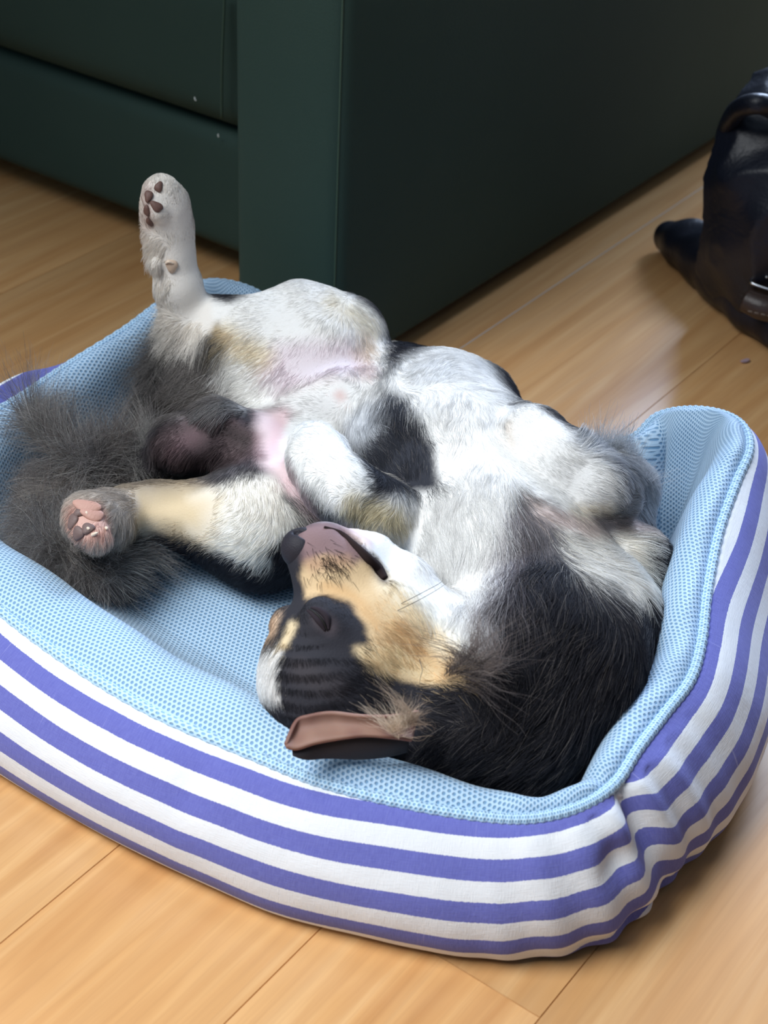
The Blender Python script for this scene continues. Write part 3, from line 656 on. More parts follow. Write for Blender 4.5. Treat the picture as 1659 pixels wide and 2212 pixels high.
    for a in [(672, 1190, .3, 1, 2.0, .1), (700, 1180, .6, 1, 2, .1), (740, 1180, .7, .8, 2.5, .1), (700, 1230, .4, 1, 3, .15), (750, 1240, .9, .8, 4, .15), (660, 1270, .1, 1, 3, .15), (820, 1300, 1, 1, 6, .15), (780, 1320, .8, 1, 5, .12), (860, 1370, 1, 1, 8, .2), (900, 1400, 1, .8, 12, .2), (950, 1440, 1, .5, 16, .25),
              (640, 1370, -.2, 1, 4, .2), (590, 1440, -.3, 1, 9, .35), (700, 1350, .6, 1, 3, .1), (680, 1430, .3, 1, 5, .15), (740, 1470, .9, .6, 7, .15), (800, 1430, .9, .9, 9, .15), (850, 1450, 1, .6, 10, .15), (640, 1500, .2, 1, 5, .15), (700, 1530, .7, .6, 6, .15), (850, 1520, 1, .2, 12, .2), (940, 1500, 1, -.1, 20, .3), (620, 1520, .2, 1, 6, .2),
              (785, 1160, .8, 1, 2.5, .1), (850, 1220, .8, 1, 4, .15), (900, 1280, .7, 1, 8, .2), (960, 1350, .7, 1, 12, .2),
              (860, 1140, .7, 1, 14, .25), (920, 1130, .4, 1, 18, .2), (900, 1200, .8, .9, 12, .2), (1000, 1200, .15, 1, 24, .2), (960, 1260, .3, 1, 20, .2), (1050, 1300, -.25, 1, 28, .25), (1000, 1350, .1, 1, 22, .2), (950, 1060, .35, 1, 18, .2), (1000, 950, .2, 1, 14, .15), (950, 850, .3, 1, 12, .2), (1050, 900, .4, 1, 12, .2), (1060, 1050, .2, 1, 18, .2), (1100, 1200, -.05, 1, 28, .25), (1150, 1160, .2, 1, 26, .3), (1130, 1280, -.1, 1, 34, .3), (1170, 1300, -.4, 1, 34, .3), (930, 815, .6, -.8, 8, .4), (1010, 820, 1, .2, 10, .3), (1100, 860, 1, .8, 12, .3),
              (1200, 1240, -.1, 1, 30, .3), (1250, 1300, -.3, 1, 30, .3), (1200, 1400, -.6, .9, 34, .3), (1100, 1450, -.4, 1, 32, .3), (1100, 1560, -.8, .5, 34, .3), (1000, 1500, .5, .8, 26, .4), (1010, 1460, .9, -.2, 26, .4), (1300, 1350, -.4, 1, 28, .3), (1150, 1620, -.7, .4, 28, .3), (1000, 1600, -1, .3, 24, .3), (1380, 1300, 0, 1, 20, .3),
              (825, 880, -.15, 1, 20, .15), (870, 900, .35, 1, 20, .15), (860, 960, .55, 1, 18, .12), (890, 1020, .45, 1, 15, .12), (800, 950, .7, .9, 20, .15), (920, 1000, .45, 1, 14, .12), (780, 900, .3, 1, 14, .15), (830, 1020, .8, .6, 16, .12),
              (1120, 930, 1, .7, 4, .2), (1160, 960, 1, .7, 5, .2), (1250, 1040, 1, .5, 6, .2), (1300, 1080, 1, .2, 7, .2), (1180, 1040, 1, .7, 5, .2), (1200, 950, 1, .7, 5, .2), (1270, 960, 1, -.3, 18, .4), (1310, 950, .6, -.8, 24, .5), (1350, 1000, .8, .5, 13, .4), (1385, 1080, .4, 1, 12, .4), (1330, 1050, .9, .4, 14, .3), (1200, 1105, 1, .5, 8, .2), (1250, 1180, 1, .5, 18, .2), (1350, 1220, 1, .3, 24, .25), (1300, 1240, 1, .4, 22, .25), (1385, 1260, .7, .8, 18, .3), (1380, 1180, 1, .1, 18, .3),
              (745, 1045, -.7, -.8, 6, .15), (690, 990, -.6, -.6, 6, .2), (650, 1000, -.2, 1, 6, .25), (660, 960, -.8, -.2, 6, .25), (690, 1060, -.2, 1, 8, .25), (820, 1090, -.7, .5, 9, .2), (760, 1090, -.2, 1, 8, .2),
              (735, 852, -.3, -.2, 3, .2), (700, 840, -1, -.2, 6, .2), (650, 880, -1, 0, 7, .2), (600, 930, -.5, .6, 2, .1), (590, 1000, .3, 1, 3, .1), (640, 1050, .5, 1, 6, .15), (760, 880, -.2, 1, 9, .2), (640, 1090, .6, .8, 22, .2), (610, 1060, .5, .9, 10, .15),
              (700, 635, -1, -.05, 5, .25), (790, 680, .6, .6, 7, .3), (805, 760, .5, 1, 10, .35), (770, 740, -.2, 1, 9, .2), (720, 740, -.35, 1, 9, .2), (660, 740, -.7, .8, 9, .15), (600, 740, -1, .5, 9, .15), (540, 740, -1, .5, 10, .2), (470, 690, -1, 0, 5, .15), (560, 650, -1, 0, 5, .25), (620, 700, -1, .3, 7, .15), (620, 810, -.7, .7, 9, .15), (680, 800, -.4, .9, 8, .15), (560, 820, -.9, .6, 12, .2), (520, 860, -1, .4, 14, .2), (790, 800, .7, .8, 12, .3),
              (430, 740, -.4, 1, 24, .25), (400, 790, -.5, 1, 34, .3), (360, 830, -.5, 1, 36, .4), (450, 800, -.6, 1, 26, .25), (440, 860, -1, .7, 28, .25), (480, 880, -1, .5, 20, .2), (380, 880, -1, .6, 34, .35), (370, 740, -.7, 1, 34, .5),
              (400, 640, -.1, -1, 3, .15), (385, 570, -.1, -1, 3, .15), (370, 480, 0, -1, 3, .2), (350, 420, -.1, -1, 4, .3), (330, 540, -.3, 1, 14, .5), (325, 470, -.2, -1, 3, .3), (345, 600, 0, 1, 8, .3),
              (430, 950, -1, .4, 3, .2), (520, 930, -.9, .3, 4, .2), (400, 1000, -.7, .8, 10, .3), (470, 1010, -.6, .7, 14, .25), (360, 1030, -1, .3, 24, .3), (540, 1010, -.3, .8, 8, .2),
              (560, 1060, .3, 1, 8, .15), (610, 1110, .1, 1, 10, .15), (560, 1130, -.5, 1, 9, .15), (500, 1120, -1, .5, 7, .15), (430, 1110, -1, .1, 4, .12), (340, 1105, -1, 0, 3, .12), (560, 1200, -.8, .7, 11, .25), (480, 1185, -1, .4, 9, .25), (600, 1225, -.6, .8, 12, .3), (450, 1215, -1, .3, 10, .3),
              (190, 1120, -.5, .5, 3, .25), (270, 1080, -1, -.1, 14, .35), (230, 1160, -.2, 1, 9, .3), (170, 1080, -.9, .5, 8, .3), (160, 1160, -.6, .9, 8, .3), (270, 1130, -.1, 1, 16, .35), (215, 1075, -1, .3, 10, .3),
              (300, 1000, -1, .1, 34, .5), (240, 1010, -1, .3, 34, .6), (150, 1040, -.8, -.2, 40, .6), (100, 1100, -.6, .9, 36, .5), (150, 1210, .1, 1, 30, .5), (230, 1240, .8, .5, 26, .5)]:
        fd(*a)
    GP = []; GD = []; GL = []; GF = []
    for x, y, dx, dy, ln, lift in fl:
        h = hit(x, y)
        if h is None: continue
        loc, nr, _, _ = bvh.find_nearest(Vector(h)); nr = np.array(nr); dv = CR*dx-CU*dy
        # direction in the image -> tangent: pick the surface vector that projects onto it
        e = h-O; den = np.dot(e, nr)
        tg = dv-e*(np.dot(dv, nr)/den) if abs(den) > .25*np.linalg.norm(e) else dv-nr*np.dot(dv, nr)
        tg /= np.linalg.norm(tg)+1e-9; GP.append(h); GD.append(tg); GL.append(ln*.001); GF.append(lift)
    GP, GD, GL, GF = map(np.array, (GP, GD, GL, GF))
    # -------- roots --------
    A = V[T]; cr = np.cross(A[:, 1]-A[:, 0], A[:, 2]-A[:, 0]); ar = np.linalg.norm(cr, axis=1)/2; TN = cr/(2*ar[:, None]+1e-12)
    cen = A.mean(1)
    LC = np.zeros(len(cen))
    for s in range(0, len(cen), 20000):
        d = ((cen[s:s+20000, None]-GP[None])**2).sum(-1)+1e-5; wt = d**-2.2; LC[s:s+20000] = wt@GL/wt.sum(1)
    dens = np.where((cen[:, 2] < .05) & (TN[:, 2] < -.2), .1, 1.0)*np.clip(.010/LC, .8, 2.6)
    pr = ar*dens; pr /= pr.sum()
    bare = [(hit(x, y), r) for x, y, r in ((640, 1185, .006), (185, 1110, .007), (186, 1140, .006), (326, 440, .007), (600, 940, .012))]
    def grow(name, N, npt, lenmul, rad, mode, parent, clump=.35, seed=1, keep=None):
        g = np.random.default_rng(seed)
        ti = g.choice(len(T), N, p=pr); u = g.random((N, 2)); fl_ = u.sum(1) > 1; u[fl_] = 1-u[fl_]
        R = A[ti, 0]+u[:, :1]*(A[ti, 1]-A[ti, 0])+u[:, 1:]*(A[ti, 2]-A[ti, 0]); Nn = TN[ti]
        if keep is not None:
            k = keep(R); R = R[k]; Nn = Nn[k]
        for c, rr_ in bare:
            if c is not None:
                k = ((R-c)**2).sum(1) > (rr_*(.7+.5*g.random(len(R))))**2; R = R[k]; Nn = Nn[k]
        N = len(R); D = np.zeros((N, 3)); L = np.zeros(N); LF = np.zeros(N)
        for s in range(0, N, 20000):
            d = ((R[s:s+20000, None]-GP[None])**2).sum(-1)+1e-5; wt = d**-2.2; wt /= wt.sum(1)[:, None]
            D[s:s+20000] = wt@GD; L[s:s+20000] = wt@GL; LF[s:s+20000] = wt@GF
        D -= Nn*(D*Nn).sum(1)[:, None]; D /= np.linalg.norm(D, axis=1)[:, None]+1e-9
        side = np.cross(Nn, D)
        wob = vnoise(R, 45, 11)*.30+vnoise(R, 160, 5)*.22+g.normal(0, .16, N)
        wob *= np.clip(L/.010, .35, 1.15)
        D = D*np.cos(wob)[:, None]+side*np.sin(wob)[:, None]
        L = L*lenmul*(.65+.5*g.random(N)); LF = LF*(.6+.8*g.random(N))
        # clumps share the tip
        ng = max(50, N//22); gi = g.choice(N, ng, replace=False); kd = KDTree(ng)
        for q, i in enumerate(gi): kd.insert(R[i], q)
        kd.balance(); near = np.array([gi[kd.find(R[i])[1]] for i in range(N)])
        s = np.linspace(0, 1, npt)[None, :, None]
        base = R-Nn*.0004
        curl = (g.normal(0, .07, N)+vnoise(R, 90, 9)*.12)[:, None, None]
        def shape(i):
            return (D[i][:, None]*s+Nn[i][:, None]*(LF[i][:, None, None]*s*(1-.55*s))+side[i][:, None]*(curl[i]*s*s))*L[i][:, None, None]
        Sx = shape(np.arange(N)); G_ = shape(near)+R[near][:, None]
        C_ = base[:, None]+Sx
        cf = (clump*np.clip(L/.014, .15, 1))[:, None, None]*s**1.5
        C_ = C_*(1-cf)+G_*cf
        C_[:, :, 2] -= (L[:, None]*.16*np.clip(L/.02, 0, 1)[:, None])*(s[0, :, 0][None]**2)
        C_[:, :, 2] = np.maximum(C_[:, :, 2], .031)
        return R, Nn, C_, L
    def curves(name, C_, rad, cols, mat, parent, taper=.35):
        N, npt, _ = C_.shape; hc = bpy.data.hair_curves.new(name); hc.add_curves([npt]*N)
        hc.attributes['position'].data.foreach_set('vector', C_.astype(np.float32).ravel())
        ra = hc.attributes.get('radius') or hc.attributes.new('radius', 'FLOAT', 'POINT')
        tp = 1-(1-taper)*np.linspace(0, 1, npt)**1.5
        ra.data.foreach_set('value', (np.broadcast_to(rad, (N,))[:, None]*tp[None]).astype(np.float32).ravel())
        ca = hc.attributes.new('coat', 'FLOAT_COLOR', 'CURVE'); ca.data.foreach_set('color', np.concatenate([cols, np.ones((N, 1))], 1).astype(np.float32).ravel())
        hc.materials.append(mat); o = bpy.data.objects.new(name, hc); COL.objects.link(o); o.parent = parent; o.location = -Vector(parent.location)
        return o
    t = NT('dog_hair'); hc_ = t.attr('coat', 'Color'); t.out(hc_, .6, Specular_IOR_Level=.2)
    tr = t.node('ShaderNodeBsdfTranslucent'); t.put(tr.inputs[0], hc_); ms = t.node('ShaderNodeMixShader'); ms.inputs[0].default_value = .32
    t.t.links.new(t.b.outputs[0], ms.inputs[1]); t.t.links.new(tr.outputs[0], ms.inputs[2]); t.t.links.new(ms.outputs[0], t.n['Material Output'].inputs[0]); hair = t.m
    g = np.random.default_rng(5)
    R, Nn, C_, L = grow('coat', HAIRN, 6, 1.0, None, 0, body, .4, 1)
    cv = colour(R, g.normal(0, 1, (len(R), 3))*(.0019+.10*L)[:, None]*.9); br = np.exp(g.normal(0, 1, len(R))*np.interp(L, [.004, .014], [.26, .11])+vnoise(R, 120, 4)*.10)[:, None]; cv = np.clip(cv*br, 0, 1)
    lum = cv.mean(1); lng = L > .014
    # long guard hairs mix lighter and darker strands
    mix = (g.random(len(R)) < .10) & lng & (lum < .12); cv[mix] = cv[mix]*.3+np.array(srgb(150, 142, 138))*.5
    mix = (g.random(len(R)) < .05) & lng & (lum > .3) & (lum < .7); cv[mix] *= .45
    rad = .00008+.00004*np.clip(L/.02, 0, 1)
    coat = curves('coat', C_, rad, cv, hair, root); coat['label'] = 'soft long coat, black, white, grey and tan'; coat['kind'] = 'stuff'
    # -------- long feathering: tail plume and hind leg trousers --------
    def plume(name, path, N, ln, cols, spread, seed, lean, droop=.3, parent=root, lift=.5):
        g = np.random.default_rng(seed); Q = catmull([W(*p[:3]) for p in path], 12); rr_ = catmull(np.array([[p[3]] for p in path]), 12)[:, 0]
        i = g.integers(0, len(Q)-1, N); f = g.random(N)[:, None]; c0 = Q[i]*(1-f)+Q[i+1]*f; Tn = Q[i+1]-Q[i]; Tn /= np.linalg.norm(Tn, axis=1)[:, None]
        nclump = max(12, N//70); cdir = g.normal(0, 1, (nclump, 3)); cdir[:, 2] = np.abs(cdir[:, 2])*lift; cpos = g.random(nclump)*(len(Q)-1)
        ci = np.abs((i+f[:, 0])[:, None]-cpos[None]+g.normal(0, 2.0, (N, 1))).argmin(1)
        a = g.normal(0, 1, (N, 3)); a[:, 2] = np.abs(a[:, 2])*.8; a -= Tn*(a*Tn).sum(1)[:, None]; a /= np.linalg.norm(a, axis=1)[:, None]
        R = c0+a*rr_[i][:, None]*(.6+.4*g.random((N, 1)))
        d = Tn*lean+cdir[ci]/np.linalg.norm(cdir[ci], axis=1)[:, None]*spread+a*.35+g.normal(0, .12, (N, 3)); d /= np.linalg.norm(d, axis=1)[:, None]
        bend = g.normal(0, 1, (nclump, 3))[ci]*.35+g.normal(0, .12, (N, 3))
        L = ln*(.45+.65*g.random(N)); s = np.linspace(0, 1, 9)[None, :, None]
        C_ = R[:, None]+(d[:, None]*s+bend[:, None]*s*s)*L[:, None, None]
        C_[:, :, 2] -= droop*L[:, None]*s[0, :, 0][None]**2
        wv = .0012*np.sin(s*(6+4*g.random((N, 1, 1)))+g.random((N, 1, 1))*6)*s; C_ += wv*g.normal(0, 1, (N, 1, 3))
        C_[:, :, 2] = np.maximum(C_[:, :, 2], .031+.004*g.random((N, 1)))
        cs = np.array([srgb(*c) for c in cols]); k = g.integers(0, len(cols), nclump)[ci]; kk = g.integers(0, len(cols), N); cc = cs[k]*.6+cs[kk]*.4
        cc = cc*np.exp(g.normal(0, .2, (N, 1)))
        return curves(name, C_, .00009*np.ones(N), np.clip(cc, 0, 1), hair, parent, .3)
    greys = [(112, 108, 108), (140, 136, 136), (170, 168, 166), (90, 84, 84), (196, 192, 186), (128, 114, 106)]
    o = plume('tail_plume', [(330, 1000, .075, .014), (250, 990, .080, .014), (160, 1030, .078, .013), (95, 1100, .07, .013), (110, 1180, .064, .012), (180, 1230, .058, .010), (240, 1240, .054, .006)], 16000, .042, greys, .8, 11, .35)
    o['label'] = 'long grey tail hair'; o['kind'] = 'stuff'
    o = plume('tail_plume', [(215, 1010, .09, .012), (150, 985, .098, .012), (90, 940, .104, .010), (60, 900, .108, .006)], 3200, .036, greys, .7, 13, .5, .1, lift=.9)
    o['label'] = 'wispy grey tail hair lying over the rim'; o['kind'] = 'stuff'
    o = plume('tail_plume', [(150, 1190, .062, .012), (200, 1235, .056, .012), (260, 1225, .056, .010), (290, 1180, .056, .008)], 7000, .032, greys, .8, 17, .3, .2)
    o['label'] = 'dark tail hair below the resting foot'; o['kind'] = 'stuff'
    o = plume('leg_feathering', [(1285, 985, .135, .008), (1320, 985, .130, .010), (1350, 1020, .122, .010), (1370, 1080, .112, .008)], 3800, .021, [(170, 174, 180), (200, 202, 204), (140, 144, 150), (220, 220, 220)], .55, 31, -.2, .0, lift=1.3)
    o['label'] = 'soft light grey feathering on the folded front leg'; o['kind'] = 'stuff'
    o = plume('thigh_feathering', [(400, 720, .130, .012), (372, 770, .115, .014), (350, 830, .100, .016), (340, 900, .085, .014)], 6500, .034, [(120, 116, 114), (90, 86, 86), (150, 146, 142), (64, 60, 60)], .6, 37, .9, .35, lift=.5)
    o['label'] = 'long grey hair behind the raised thigh'; o['kind'] = 'stuff'
    # ear tuft and ruff hairs
    o = plume('ear_tuft', [(850, 1590, .132, .004), (868, 1570, .136, .004), (890, 1560, .136, .004)], 420, .020, [(196, 174, 150), (150, 130, 112), (220, 205, 185)], .7, 19, .5, .1)
    o['label'] = 'pale tuft of hair at the ear opening'; o['kind'] = 'stuff'
    o = plume('neck_ruff', [(985, 1480, .150, .01), (1015, 1450, .152, .01), (1040, 1425, .155, .01)], 700, .028, [(120, 108, 104), (70, 62, 60), (160, 148, 142), (48, 44, 46)], .6, 23, .6, .25)
    o['label'] = 'mixed brown and grey ruff hair behind the cheek'; o['kind'] = 'stuff'
    # -------- nose --------
    NF = Field(HP(640, 1190, 0)-.03, HP(640, 1190, 0)+.03, .0007)
    nc = HP(660, 1186, 0)
    NF.ell(nc, H, [.0135, .0150, .0138], .003)
    NF.ell(nc+hf*.004+hu*.003, H, [.0105, .0105, .0120], .006)
    for sgn in (1, -1):
        NF.chain([(nc+hf*.0125+hl*.006*sgn+hu*.001, .0022), (nc+hf*.0095+hl*.0105*sgn-hu*.001, .0022), (nc+hf*.001+hl*.0155*sgn-hu*.001, .0014)], .0025, neg=True)
    NF.cap(nc+hf*.0145-hu*.002, nc+hf*.012-hu*.013, .0007, .0009, .002, neg=True)
    t = NT('wet_nose_leather'); vo = t.node('ShaderNodeTexVoronoi'); t.put(vo.inputs['Vector'], t.coord()); vo.inputs['Scale'].default_value = 900; t.bump(t.noise(t.coord(), 1100, 2), .6, .0005)
    nm = NF.mesh('nose', 3); no = link('nose', nm, t.out(srgb(40, 38, 46), .62, Specular_IOR_Level=.3), root); no['label'] = 'black nose'
    # -------- lips, eyelids --------
    dk = plain('dark_lip_skin', (46, 36, 36), .9, Specular_IOR_Level=.1)
    def on(px, py, lift=0.0):
        h = hit(px, py)
        if h is None: h = HP(px, py, .02)
        nr = np.array(bvh.find_nearest(Vector(h))[1]); return h+nr*lift
    lp = tube('lip', [on(700, 1140, .0004), on(735, 1152, .0004), on(765, 1178, .0004), on(792, 1206, .0005), on(812, 1230, .0006), on(830, 1252, 0)], [.0010, .0015, .0022, .0032, .0048, .0030], dk, root); lp['label'] = 'dark edge of the mouth'
    lid = plain('eyelid_skin', (50, 44, 50), .9, Specular_IOR_Level=.1)
    # closed eyelids: two soft rolls meeting in a dark slit
    tube('eyelid', [on(664, 1318, .0), on(676, 1326, .0002), on(690, 1342, .0004), on(702, 1362, .0)], [.0008, .0018, .0021, .0008], lid, root)
    tube('eyelid', [on(672, 1312, .0), on(690, 1318, .0002), on(706, 1334, .0004), on(710, 1360, .0)], [.0008, .0018, .0021, .0008], lid, root)
    tube('eye_slit', [on(668, 1316, .0006), on(682, 1324, .0014), on(697, 1340, .0016), on(707, 1362, .0004)], [.0004, .0008, .0008, .0004], plain('eye_slit_dark', (12, 10, 12), .7), root)
    # -------- ear --------
    def ear(top, bot, name, th, depth):
        a = catmull([W(*p) for p in top], 6); b = catmull([W(*p) for p in bot], 6); n = len(a); m_ = 12; V_ = []; Fc = []
        for j in range(m_+1):
            f = j/m_
            for i in range(n):
                e = math.sin(math.pi*f); p = a[i]*(1-f)+b[i]*f; wd = np.linalg.norm(a[i]-b[i]); V_.append(p-CB*e*wd*depth)
        for j in range(m_):
            for i in range(n-1): Fc.append((j*n+i, j*n+i+1, (j+1)*n+i+1, (j+1)*n+i))
        return mesh(name, V_, Fc)
    em = ear([(905, 1535, .125), (845, 1545, .132), (780, 1545, .134), (715, 1538, .133), (665, 1545, .131), (640, 1556, .128), (617, 1606, .124)],
             [(890, 1600, .118), (845, 1594, .124), (790, 1590, .126), (735, 1596, .125), (680, 1606, .124), (640, 1618, .122), (619, 1614, .123)], 'ear', .002, .28)
    t = NT('ear_inner_skin'); e1 = t.noise(t.coord(), 60, 3)
    grad = t.ramp(t.noise(t.coord(), 35, 2), [(.35, srgb(118, 84, 76)), (.65, srgb(144, 112, 98))])
    t.bump(e1, .3, .001)
    eo = link('ear', em, t.out(grad, .6, Specular_IOR_Level=.25, Subsurface_Weight=.15, Subsurface_Scale=.003), root); eo['label'] = 'folded-back ear showing pinkish brown inner skin'
    so = eo.modifiers.new('th', 'SOLIDIFY'); so.thickness = .0022; so.offset = 0
    em2 = ear([(880, 1590, .112), (840, 1590, .118), (780, 1586, .122), (700, 1596, .121), (650, 1612, .119), (630, 1618, .117)],
              [(880, 1622, .098), (840, 1632, .100), (780, 1638, .102), (710, 1636, .106), (665, 1640, .112), (634, 1634, .116)], 'ear_back', .002, -.22)
    eb = link('ear_back', em2, plain('dark_ear_fur', (40, 38, 44), .8), eo); eb['label'] = 'dark furry back of the ear'
    so = eb.modifiers.new('th', 'SOLIDIFY'); so.thickness = .002; so.offset = 0
    # -------- pads, claws --------
    padm = NT('paw_pad_skin'); padm.bump(padm.noise(padm.coord(), 500, 3), .6, .0006); pm_d = padm.out(srgb(104, 76, 68), .6)
    padm = NT('pink_paw_pad_skin'); padm.bump(padm.noise(padm.coord(), 500, 3), .6, .0006); pm_p = padm.out(srgb(190, 146, 132), .6)
    padm = NT('grey_paw_pad_skin'); padm.bump(padm.noise(padm.coord(), 500, 3), .6, .0006); pm_g = padm.out(srgb(112, 92, 88), .6)
    def pad(px, py, rx, ry, rot, mat, thick=.0022):
        h = hit(px, py)
        if h is None: return
        nr = np.array(bvh.find_nearest(Vector(h))[1]); nr = nr/np.linalg.norm(nr)
        a = CR*math.cos(rot)-CU*math.sin(rot); a -= nr*np.dot(a, nr); a /= np.linalg.norm(a); b = np.cross(nr, a)
        bm = bmesh.new(); bmesh.ops.create_uvsphere(bm, u_segments=20, v_segments=12, radius=1)
        for v in bm.verts:
            c = v.co.copy(); k = 1+.12*math.sin(3*math.atan2(c.y, c.x)+px)
            v.co = Vector(h+nr*(.0004+c.z*thick)+a*c.x*rx*k+b*c.y*ry*k)
        me = bpy.data.meshes.new('paw_pad'); bm.to_mesh(me); bm.free(); return link('paw_pad', me, mat, root)
    for a in ((343, 404, .0032, .0045, .3, pm_d), (321, 424, .0034, .0050, .1, pm_d), (318, 455, .0034, .0048, 0, pm_d), (338, 446, .0055, .0038, .6, pm_d), (324, 478, .0036, .0048, 0, pm_d),
              (371, 574, .0048, .0056, 0, plain('metatarsal_pad_skin', (205, 180, 158), .6)),
              (188, 1095, .0105, .0055, .3, pm_p), (200, 1112, .0085, .0050, .2, pm_p), (158, 1126, .0045, .0060, .2, pm_g), (170, 1152, .0050, .0052, .4, pm_g), (190, 1142, .0048, .0045, 0, pm_g), (172, 1108, .0045, .0035, 0, pm_g)):
        pad(*a)
    nail = plain('claw_horn', (226, 206, 186), .4)
    for (x, y, dx, dy) in ((186, 1106, 5, 6), (190, 1142, 6, 2), (200, 1156, 14, -6), (228, 1142, 4, 2)):
        p = on(x, y, .0008); q = p+(CR*dx-CU*dy)*.00032+CB*.0028
        tube('claw', [p, (p+q)/2+CB*.0005, q], [.0014, .0012, .0005], nail, root)
    p = on(366, 568, .002); tube('claw', [p+CR*-.003, p+CB*.0018+CU*.0012, p+CR*.0035], [.0006, .0011, .0006], nail, root)
    # whiskers
    wm = plain('whisker_hair', (70, 64, 60), .5)
    for pts in ([(858, 1320), (890, 1310), (922, 1296), (954, 1274)], [(866, 1305), (900, 1294), (936, 1278), (972, 1252)], [(905, 1425), (908, 1450), (904, 1466), (906, 1480)]):
        tube('whisker', [on(x, y, .0006+.005*k*(3-k)/2.2+.002*k) for k, (x, y) in enumerate(pts)], [.00022, .0002, .00016, .0001], wm, root, 5)
    # bristly whisker roots on the muzzle
    g2 = np.random.default_rng(4); K_ = 150; pts_ = []
    for k in range(K_):
        x = g2.normal(712, 22); y = g2.normal(1218, 18); h = hit(x, y)
        if h is None: continue
        nr = np.array(bvh.find_nearest(Vector(h))[1]); dv = CR*g2.normal(.6, .4)-CU*g2.normal(.8, .4); dv -= nr*np.dot(dv, nr); dv /= np.linalg.norm(dv)+1e-9
        s_ = np.linspace(0, 1, 5)[:, None]; pts_.append(h+(dv*s_+nr*(.5*s_-.35*s_*s_))*(.004+.005*g2.random()))
    pts_ = np.array(pts_); o = curves('muzzle_bristles', pts_, .00011*np.ones(len(pts_)), np.tile(srgb(52, 42, 38), (len(pts_), 1)), hair, root, .3); o['label'] = 'short dark bristles on the muzzle'; o['kind'] = 'stuff'
    return root, body
HAIRN = 420000
build_dog()

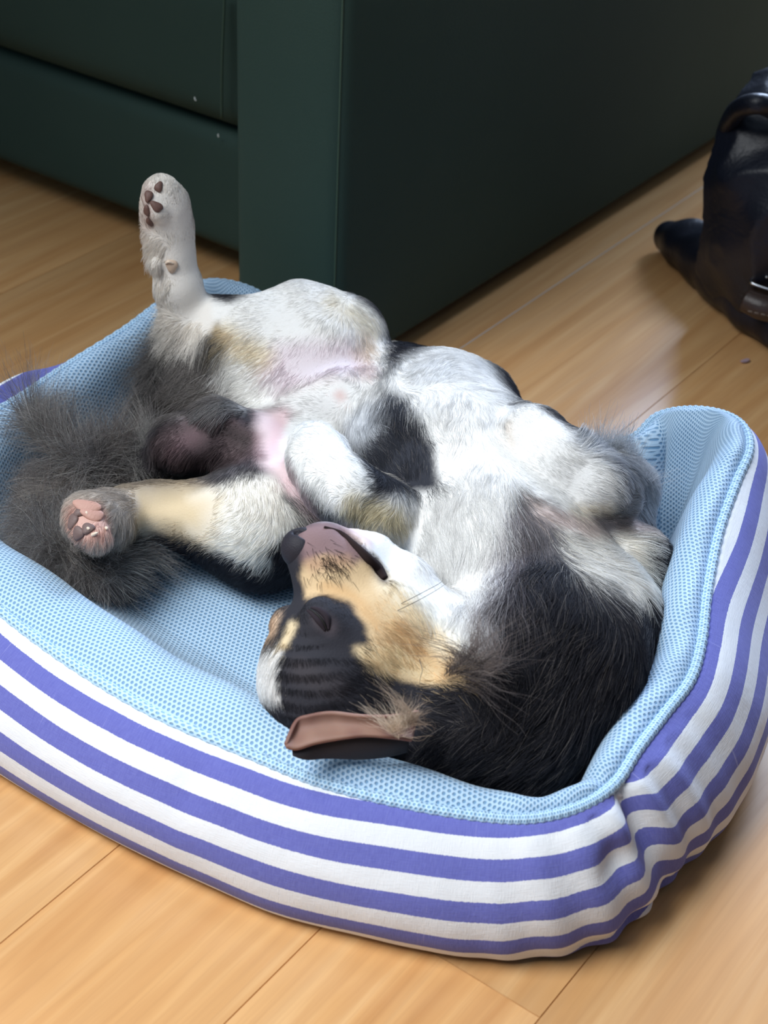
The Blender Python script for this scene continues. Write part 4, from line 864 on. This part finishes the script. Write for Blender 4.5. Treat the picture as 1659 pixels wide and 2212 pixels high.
# ------------------------------------------------------------------ bag on the floor at the right
def build_bag():
    r = empty('bag', W(1640, 560, 0)); tag(r, 'slumped dark navy leather bag lying on the floor at the right edge', 'bag')
    t = NT('navy_leather'); c = t.coord(); t.bump(t.math('ADD', t.noise(c, 260, 3), t.math('MULTIPLY', t.noise(c, 22, 3, .5, .6), 6)), .3, .0015)
    nav = t.out(t.mix(t.noise(c, 12, 2), srgb(12, 14, 24), srgb(22, 26, 40)), .42, Specular_IOR_Level=.45)
    F = Field([-.62, 1.30, .0], [.02, 2.0, .40], .004)
    a = lambda x, y, z, q: (W(x, y, z), q)
    F.chain([a(1650, 500, .085, .080), a(1730, 430, .13, .100), a(1860, 430, .13, .11)], .04)
    F.chain([a(1540, 370, .045, .045), a(1600, 400, .07, .06)], .03)
    F.chain([a(1565, 440, .055, .050), a(1650, 430, .10, .08)], .04)
    F.chain([a(1600, 330, .150, .038), a(1690, 300, .180, .060), a(1820, 300, .18, .08)], .04)
    F.chain([a(1670, 615, .045, .042), a(1730, 600, .05, .05), a(1840, 600, .06, .06)], .03)
    F.chain([a(1600, 345, .172, .010), a(1650, 340, .182, .012), a(1710, 330, .19, .016)], .012)
    F.d = np.maximum(F.d, -9); me = F.mesh('bag_body', 4); n = len(me.vertices); V = np.empty(n*3); me.vertices.foreach_get('co', V); V = V.reshape(-1, 3)
    N_ = np.empty(n*3); me.vertices.foreach_get('normal', N_); N_ = N_.reshape(-1, 3)
    d = vnoise(V, 14, 2)*.006+np.abs(vnoise(V+vnoise(V, 9, 5)[:, None]*.02, 22, 7))*-.007
    V = V+N_*d[:, None]; V[:, 2] = np.maximum(V[:, 2], .001); me.vertices.foreach_set('co', V.ravel()); me.update()
    link('bag_body', me, nav, r)
    # flap spilling onto the floor
    F2 = Field([-.75, 1.25, .0], [-.2, 1.75, .12], .0025)
    F2.chain([a(1446, 512, .020, .018), a(1485, 528, .028, .026), (W(1530, 555, .030), .032), a(1580, 595, .034, .034), a(1625, 660, .026, .026), a(1680, 700, .024, .024)], .012)
    fm = F2.mesh('flap', 4); n = len(fm.vertices); V = np.empty(n*3); fm.vertices.foreach_get('co', V); V = V.reshape(-1, 3)
    V[:, 2] += vnoise(V, 30, 4)*.003; V[:, 2] = np.maximum(V[:, 2], .001); fm.vertices.foreach_set('co', V.ravel()); link('flap', fm, nav, r)
    # handle loop
    tube('handle', [W(1562, 350, .13), W(1568, 290, .19), W(1596, 236, .235), W(1650, 226, .25), W(1700, 260, .22)], [.009, .010, .010, .010, .009], nav, r, 12)
    # brown leather trim with stitching and a wire loop
    t = NT('brown_leather_trim'); t.bump(t.noise(t.coord(), 400, 3), .4, .001); br = t.out(srgb(58, 44, 38), .4)
    tr = tube('trim', [W(1612, 648, .060), W(1650, 664, .058), W(1710, 676, .056)], [.012, .013, .013], br, r, 12)
    st = plain('stitch_thread', (120, 110, 100), .7)
    for k in range(7):
        p = W(1616+14*k, 672+3.2*k, .068); q = W(1625+14*k, 674+3.2*k, .068); tube('stitch', [p, (p+q)/2+CB*.0006, q], .0006, st, tr, 5, 2)
    sv = plain('silver_wire', (190, 195, 200), .25, Metallic=1.0)
    tube('wire_loop', [W(1690, 560, .085), W(1646, 580, .080), W(1626, 598, .078), W(1622, 608, .077), W(1634, 616, .076), W(1690, 634, .074)], .0016, sv, r, 8)
    tube('wire_loop', [W(1672, 570, .088), W(1658, 590, .086), W(1656, 600, .085)], .0014, sv, r, 8)
build_bag()
def build_bits():
    # dry petal lying on the floor near the bag
    c = W(1610, 780, .0012); bm = bmesh.new(); bmesh.ops.create_uvsphere(bm, u_segments=16, v_segments=8, radius=1)
    for v in bm.verts:
        x, y, z = v.co; v.co = Vector(c)+Vector(CR*x*.0040*(1-.4*y)+np.array([0, 1, 0])*y*.0052+np.array([0, 0, 1])*(z*.0009+.0012*x*x+.001*y*y))
    me = bpy.data.meshes.new('petal'); bm.to_mesh(me); bm.free()
    tag(link('petal', me, plain('dry_petal', (176, 150, 158), .6)), 'tiny dry pinkish petal on the floor near the bag', 'petal')
    lint = plain('white_lint', (220, 224, 220), .9)
    for (x, y, l, a) in ((422, 214, .0038, 1.2), (472, 293, .0030, 1.4), (560, 302, .0065, .1)):
        yy = 1.136 if y < 260 else 1.157 if x < 500 else 1.152
        p = WY(x, y, yy); d = (CR*math.cos(a)-CU*math.sin(a))*l
        o = link('lint_speck', tube_mesh('lint_speck', catmull([p-d*.5, p+np.array([0, -.0006, .0003]), p+d*.5], 4), .0007, 6), lint)
        tag(o, {214: 'white lint speck on the front of the sofa seat cushion', 293: 'faint white lint speck just below the seat cushion seam', 302: 'thin white lint thread at the inner corner beside the armrest'}[y], 'lint')
    p = W(1508, 1478, .092); q = W(1530, 1464, .088)
    o = link('thread', tube_mesh('thread', catmull([p+CB*.0045, (p+q)/2+CB*.0055, q+CB*.0045], 5), .0006, 6), plain('brown_thread', (120, 78, 66), .8))
    tag(o, 'short brown thread stuck on a blue stripe at the right side of the pet bed', 'thread')
build_bits()
